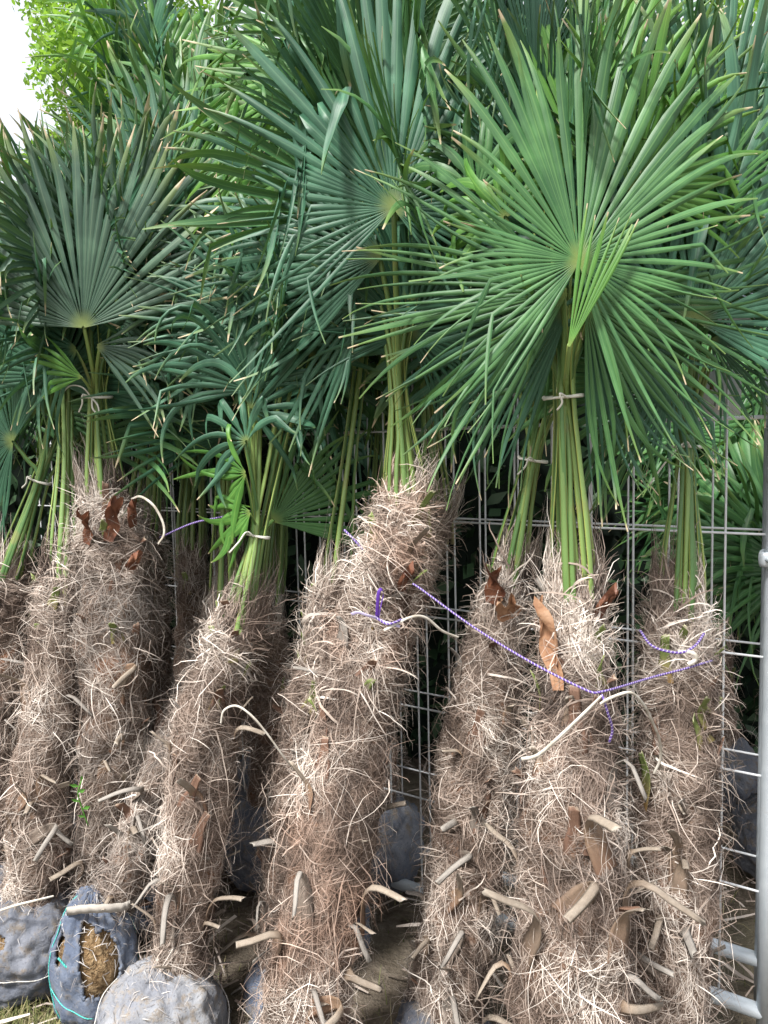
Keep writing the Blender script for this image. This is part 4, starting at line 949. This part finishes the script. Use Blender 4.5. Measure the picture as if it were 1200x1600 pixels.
def added_hedge(label, x0, x1, y, h, seed, n):  # added backdrop: blocks light from behind so the gaps between palms go dark
    rng = np.random.default_rng(seed); o = empty('hedge', ((x0 + x1) / 2, y, 0), label, 'hedge'); L = (x1 - x0)
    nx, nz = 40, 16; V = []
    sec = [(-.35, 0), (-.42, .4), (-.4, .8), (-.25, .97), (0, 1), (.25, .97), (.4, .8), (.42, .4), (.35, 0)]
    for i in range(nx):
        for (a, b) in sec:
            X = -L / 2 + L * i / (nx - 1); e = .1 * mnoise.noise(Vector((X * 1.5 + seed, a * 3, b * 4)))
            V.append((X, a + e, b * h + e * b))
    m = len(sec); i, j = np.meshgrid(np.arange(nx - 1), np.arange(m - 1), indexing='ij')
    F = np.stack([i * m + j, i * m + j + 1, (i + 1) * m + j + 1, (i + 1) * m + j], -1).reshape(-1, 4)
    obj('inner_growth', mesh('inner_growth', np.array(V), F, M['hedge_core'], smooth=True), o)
    def samp(k):
        X = rng.uniform(-L / 2, L / 2, k); t = rng.uniform(0, len(sec) - 1.001, k); q = t.astype(int); f = (t - q)[:, None]; S = np.array(sec)
        p = S[q] * (1 - f) + S[q + 1] * f
        return np.stack([X, p[:, 0] * 1.12 + rng.normal(0, .06, k), p[:, 1] * h + rng.normal(0, .08, k)], -1)
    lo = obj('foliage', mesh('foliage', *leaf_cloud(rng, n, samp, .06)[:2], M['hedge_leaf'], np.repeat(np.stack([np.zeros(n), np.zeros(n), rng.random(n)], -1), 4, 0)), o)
    tag(lo, 'dense dark green hedge leaves', kind='stuff')
added_hedge('tall dark hedge closing off the view behind all the palms', -3.6, 4.2, 4.2, 2.6, 9, 26000)

# ------------------------------------------------------------------ ground cover at the front
def grass():
    rng = np.random.default_rng(8); n = 5200; K = 3
    c = at(10, 1585, 2.0)
    P0 = np.stack([rng.normal(c[0] - .02, .16, n), rng.normal(c[1] - .06, .14, n), np.zeros(n) - .02], -1)
    m = 1500; P0[:m] = np.stack([rng.uniform(-1.6, 1.3, m), rng.uniform(1.1, 3.4, m), np.zeros(m) - .02], -1)
    n_ = len(P0); az = rng.uniform(0, 6.28, n_); ln = rng.uniform(.03, .10, n_); lean = rng.uniform(.2, 1.5, n_)
    rows = []
    for k in range(K + 1):
        x = k / K; a = lean * (.4 + x)
        p = P0 + np.stack([np.cos(az) * np.sin(a * .7) * ln * x, np.sin(az) * np.sin(a * .7) * ln * x, np.cos(a * .7) * ln * x], -1)
        p[:, 2] = np.maximum(p[:, 2], -.03)
        wd = np.stack([-np.sin(az), np.cos(az), np.zeros(n_)], -1) * (.0017 * (1 - .8 * x))
        rows.append(np.stack([p - wd, p + wd], 1))
    V = np.stack(rows, 1).reshape(-1, 3)
    i, k = np.meshgrid(np.arange(n_), np.arange(K), indexing='ij'); b = (i * (K + 1) + k) * 2
    F = np.stack([b, b + 1, b + 3, b + 2], -1).reshape(-1, 4)
    par = np.repeat(np.stack([np.zeros(n_), np.zeros(n_), np.clip(rng.normal(.55, .28, n_), 0, 1)], -1), 2 * (K + 1), 0)
    tag(obj('grass', mesh('grass', V, F, M['grass'], par)), 'short dry grass and straw on the soil at the front', 'grass', kind='stuff')
grass()
# seedling between trunks
def seedling():
    c = at(128, 1290, 2.14); o = empty('weed', (c[0], c[1], c[2]), 'small green weed sprouting between the slim trunk and the bow-tied palm', 'plant')
    st = catmull([at(138, 1290, 2.14), at(128, 1262, 2.13), at(122, 1240, 2.12), at(127, 1220, 2.12)], 14) - c
    obj('stem', tubemesh('stem', st, .002, M['weed'], 5), o)
    for k, (i, a, l) in enumerate([(4, .9, .035), (6, -.8, .03), (9, .8, .035), (11, -1.0, .03), (13, .2, .035), (2, -.9, .025)]):
        p = st[i]; d = np.array([math.sin(a), -.3, math.cos(a) * .6]); s = np.array([-d[2], 0, d[0]]) * .22
        V = np.array([p, p + d * l * .5 + s * l, p + d * l, p + d * l * .5 - s * l, p + d * l * .5 + np.array([0, .004, 0])]); F = np.array([(0, 1, 4), (1, 2, 4), (2, 3, 4), (3, 0, 4)])
        obj('leaf', mesh('leaf', V, F, M['weed']), o)
seedling()
def litter():
    rng = np.random.default_rng(31); n = 1500
    c = np.stack([rng.uniform(-1.7, 2.2, n), rng.uniform(1.2, 3.8, n), rng.uniform(.0, .035, n)], -1); a = rng.uniform(0, 6.28, n); l = rng.uniform(.02, .09, n)
    d = np.stack([np.cos(a), np.sin(a), rng.normal(0, .15, n)], -1) * l[:, None]; w_ = np.stack([-np.sin(a), np.cos(a), rng.normal(0, .3, n)], -1) * rng.uniform(.001, .006, n)[:, None]
    b = np.stack([np.zeros(n), np.zeros(n), rng.uniform(-.01, .015, n)], -1)
    V = np.stack([c - d - w_, c - d + w_, c - w_ + b, c + w_ + b, c + d - w_ * .5, c + d + w_ * .5], 1).reshape(-1, 3); k = np.arange(n)[:, None] * 6
    F = np.vstack([k + [0, 1, 3, 2], k + [2, 3, 5, 4]])
    par = np.repeat(np.stack([np.zeros(n), np.zeros(n), rng.uniform(.2, .95, n)], -1), 6, 0)
    tag(obj('leaf_litter', mesh('leaf_litter', V, F, M['fibre'], par)), 'dry leaf scraps and straw strewn on the soil', 'litter', kind='stuff')
litter()
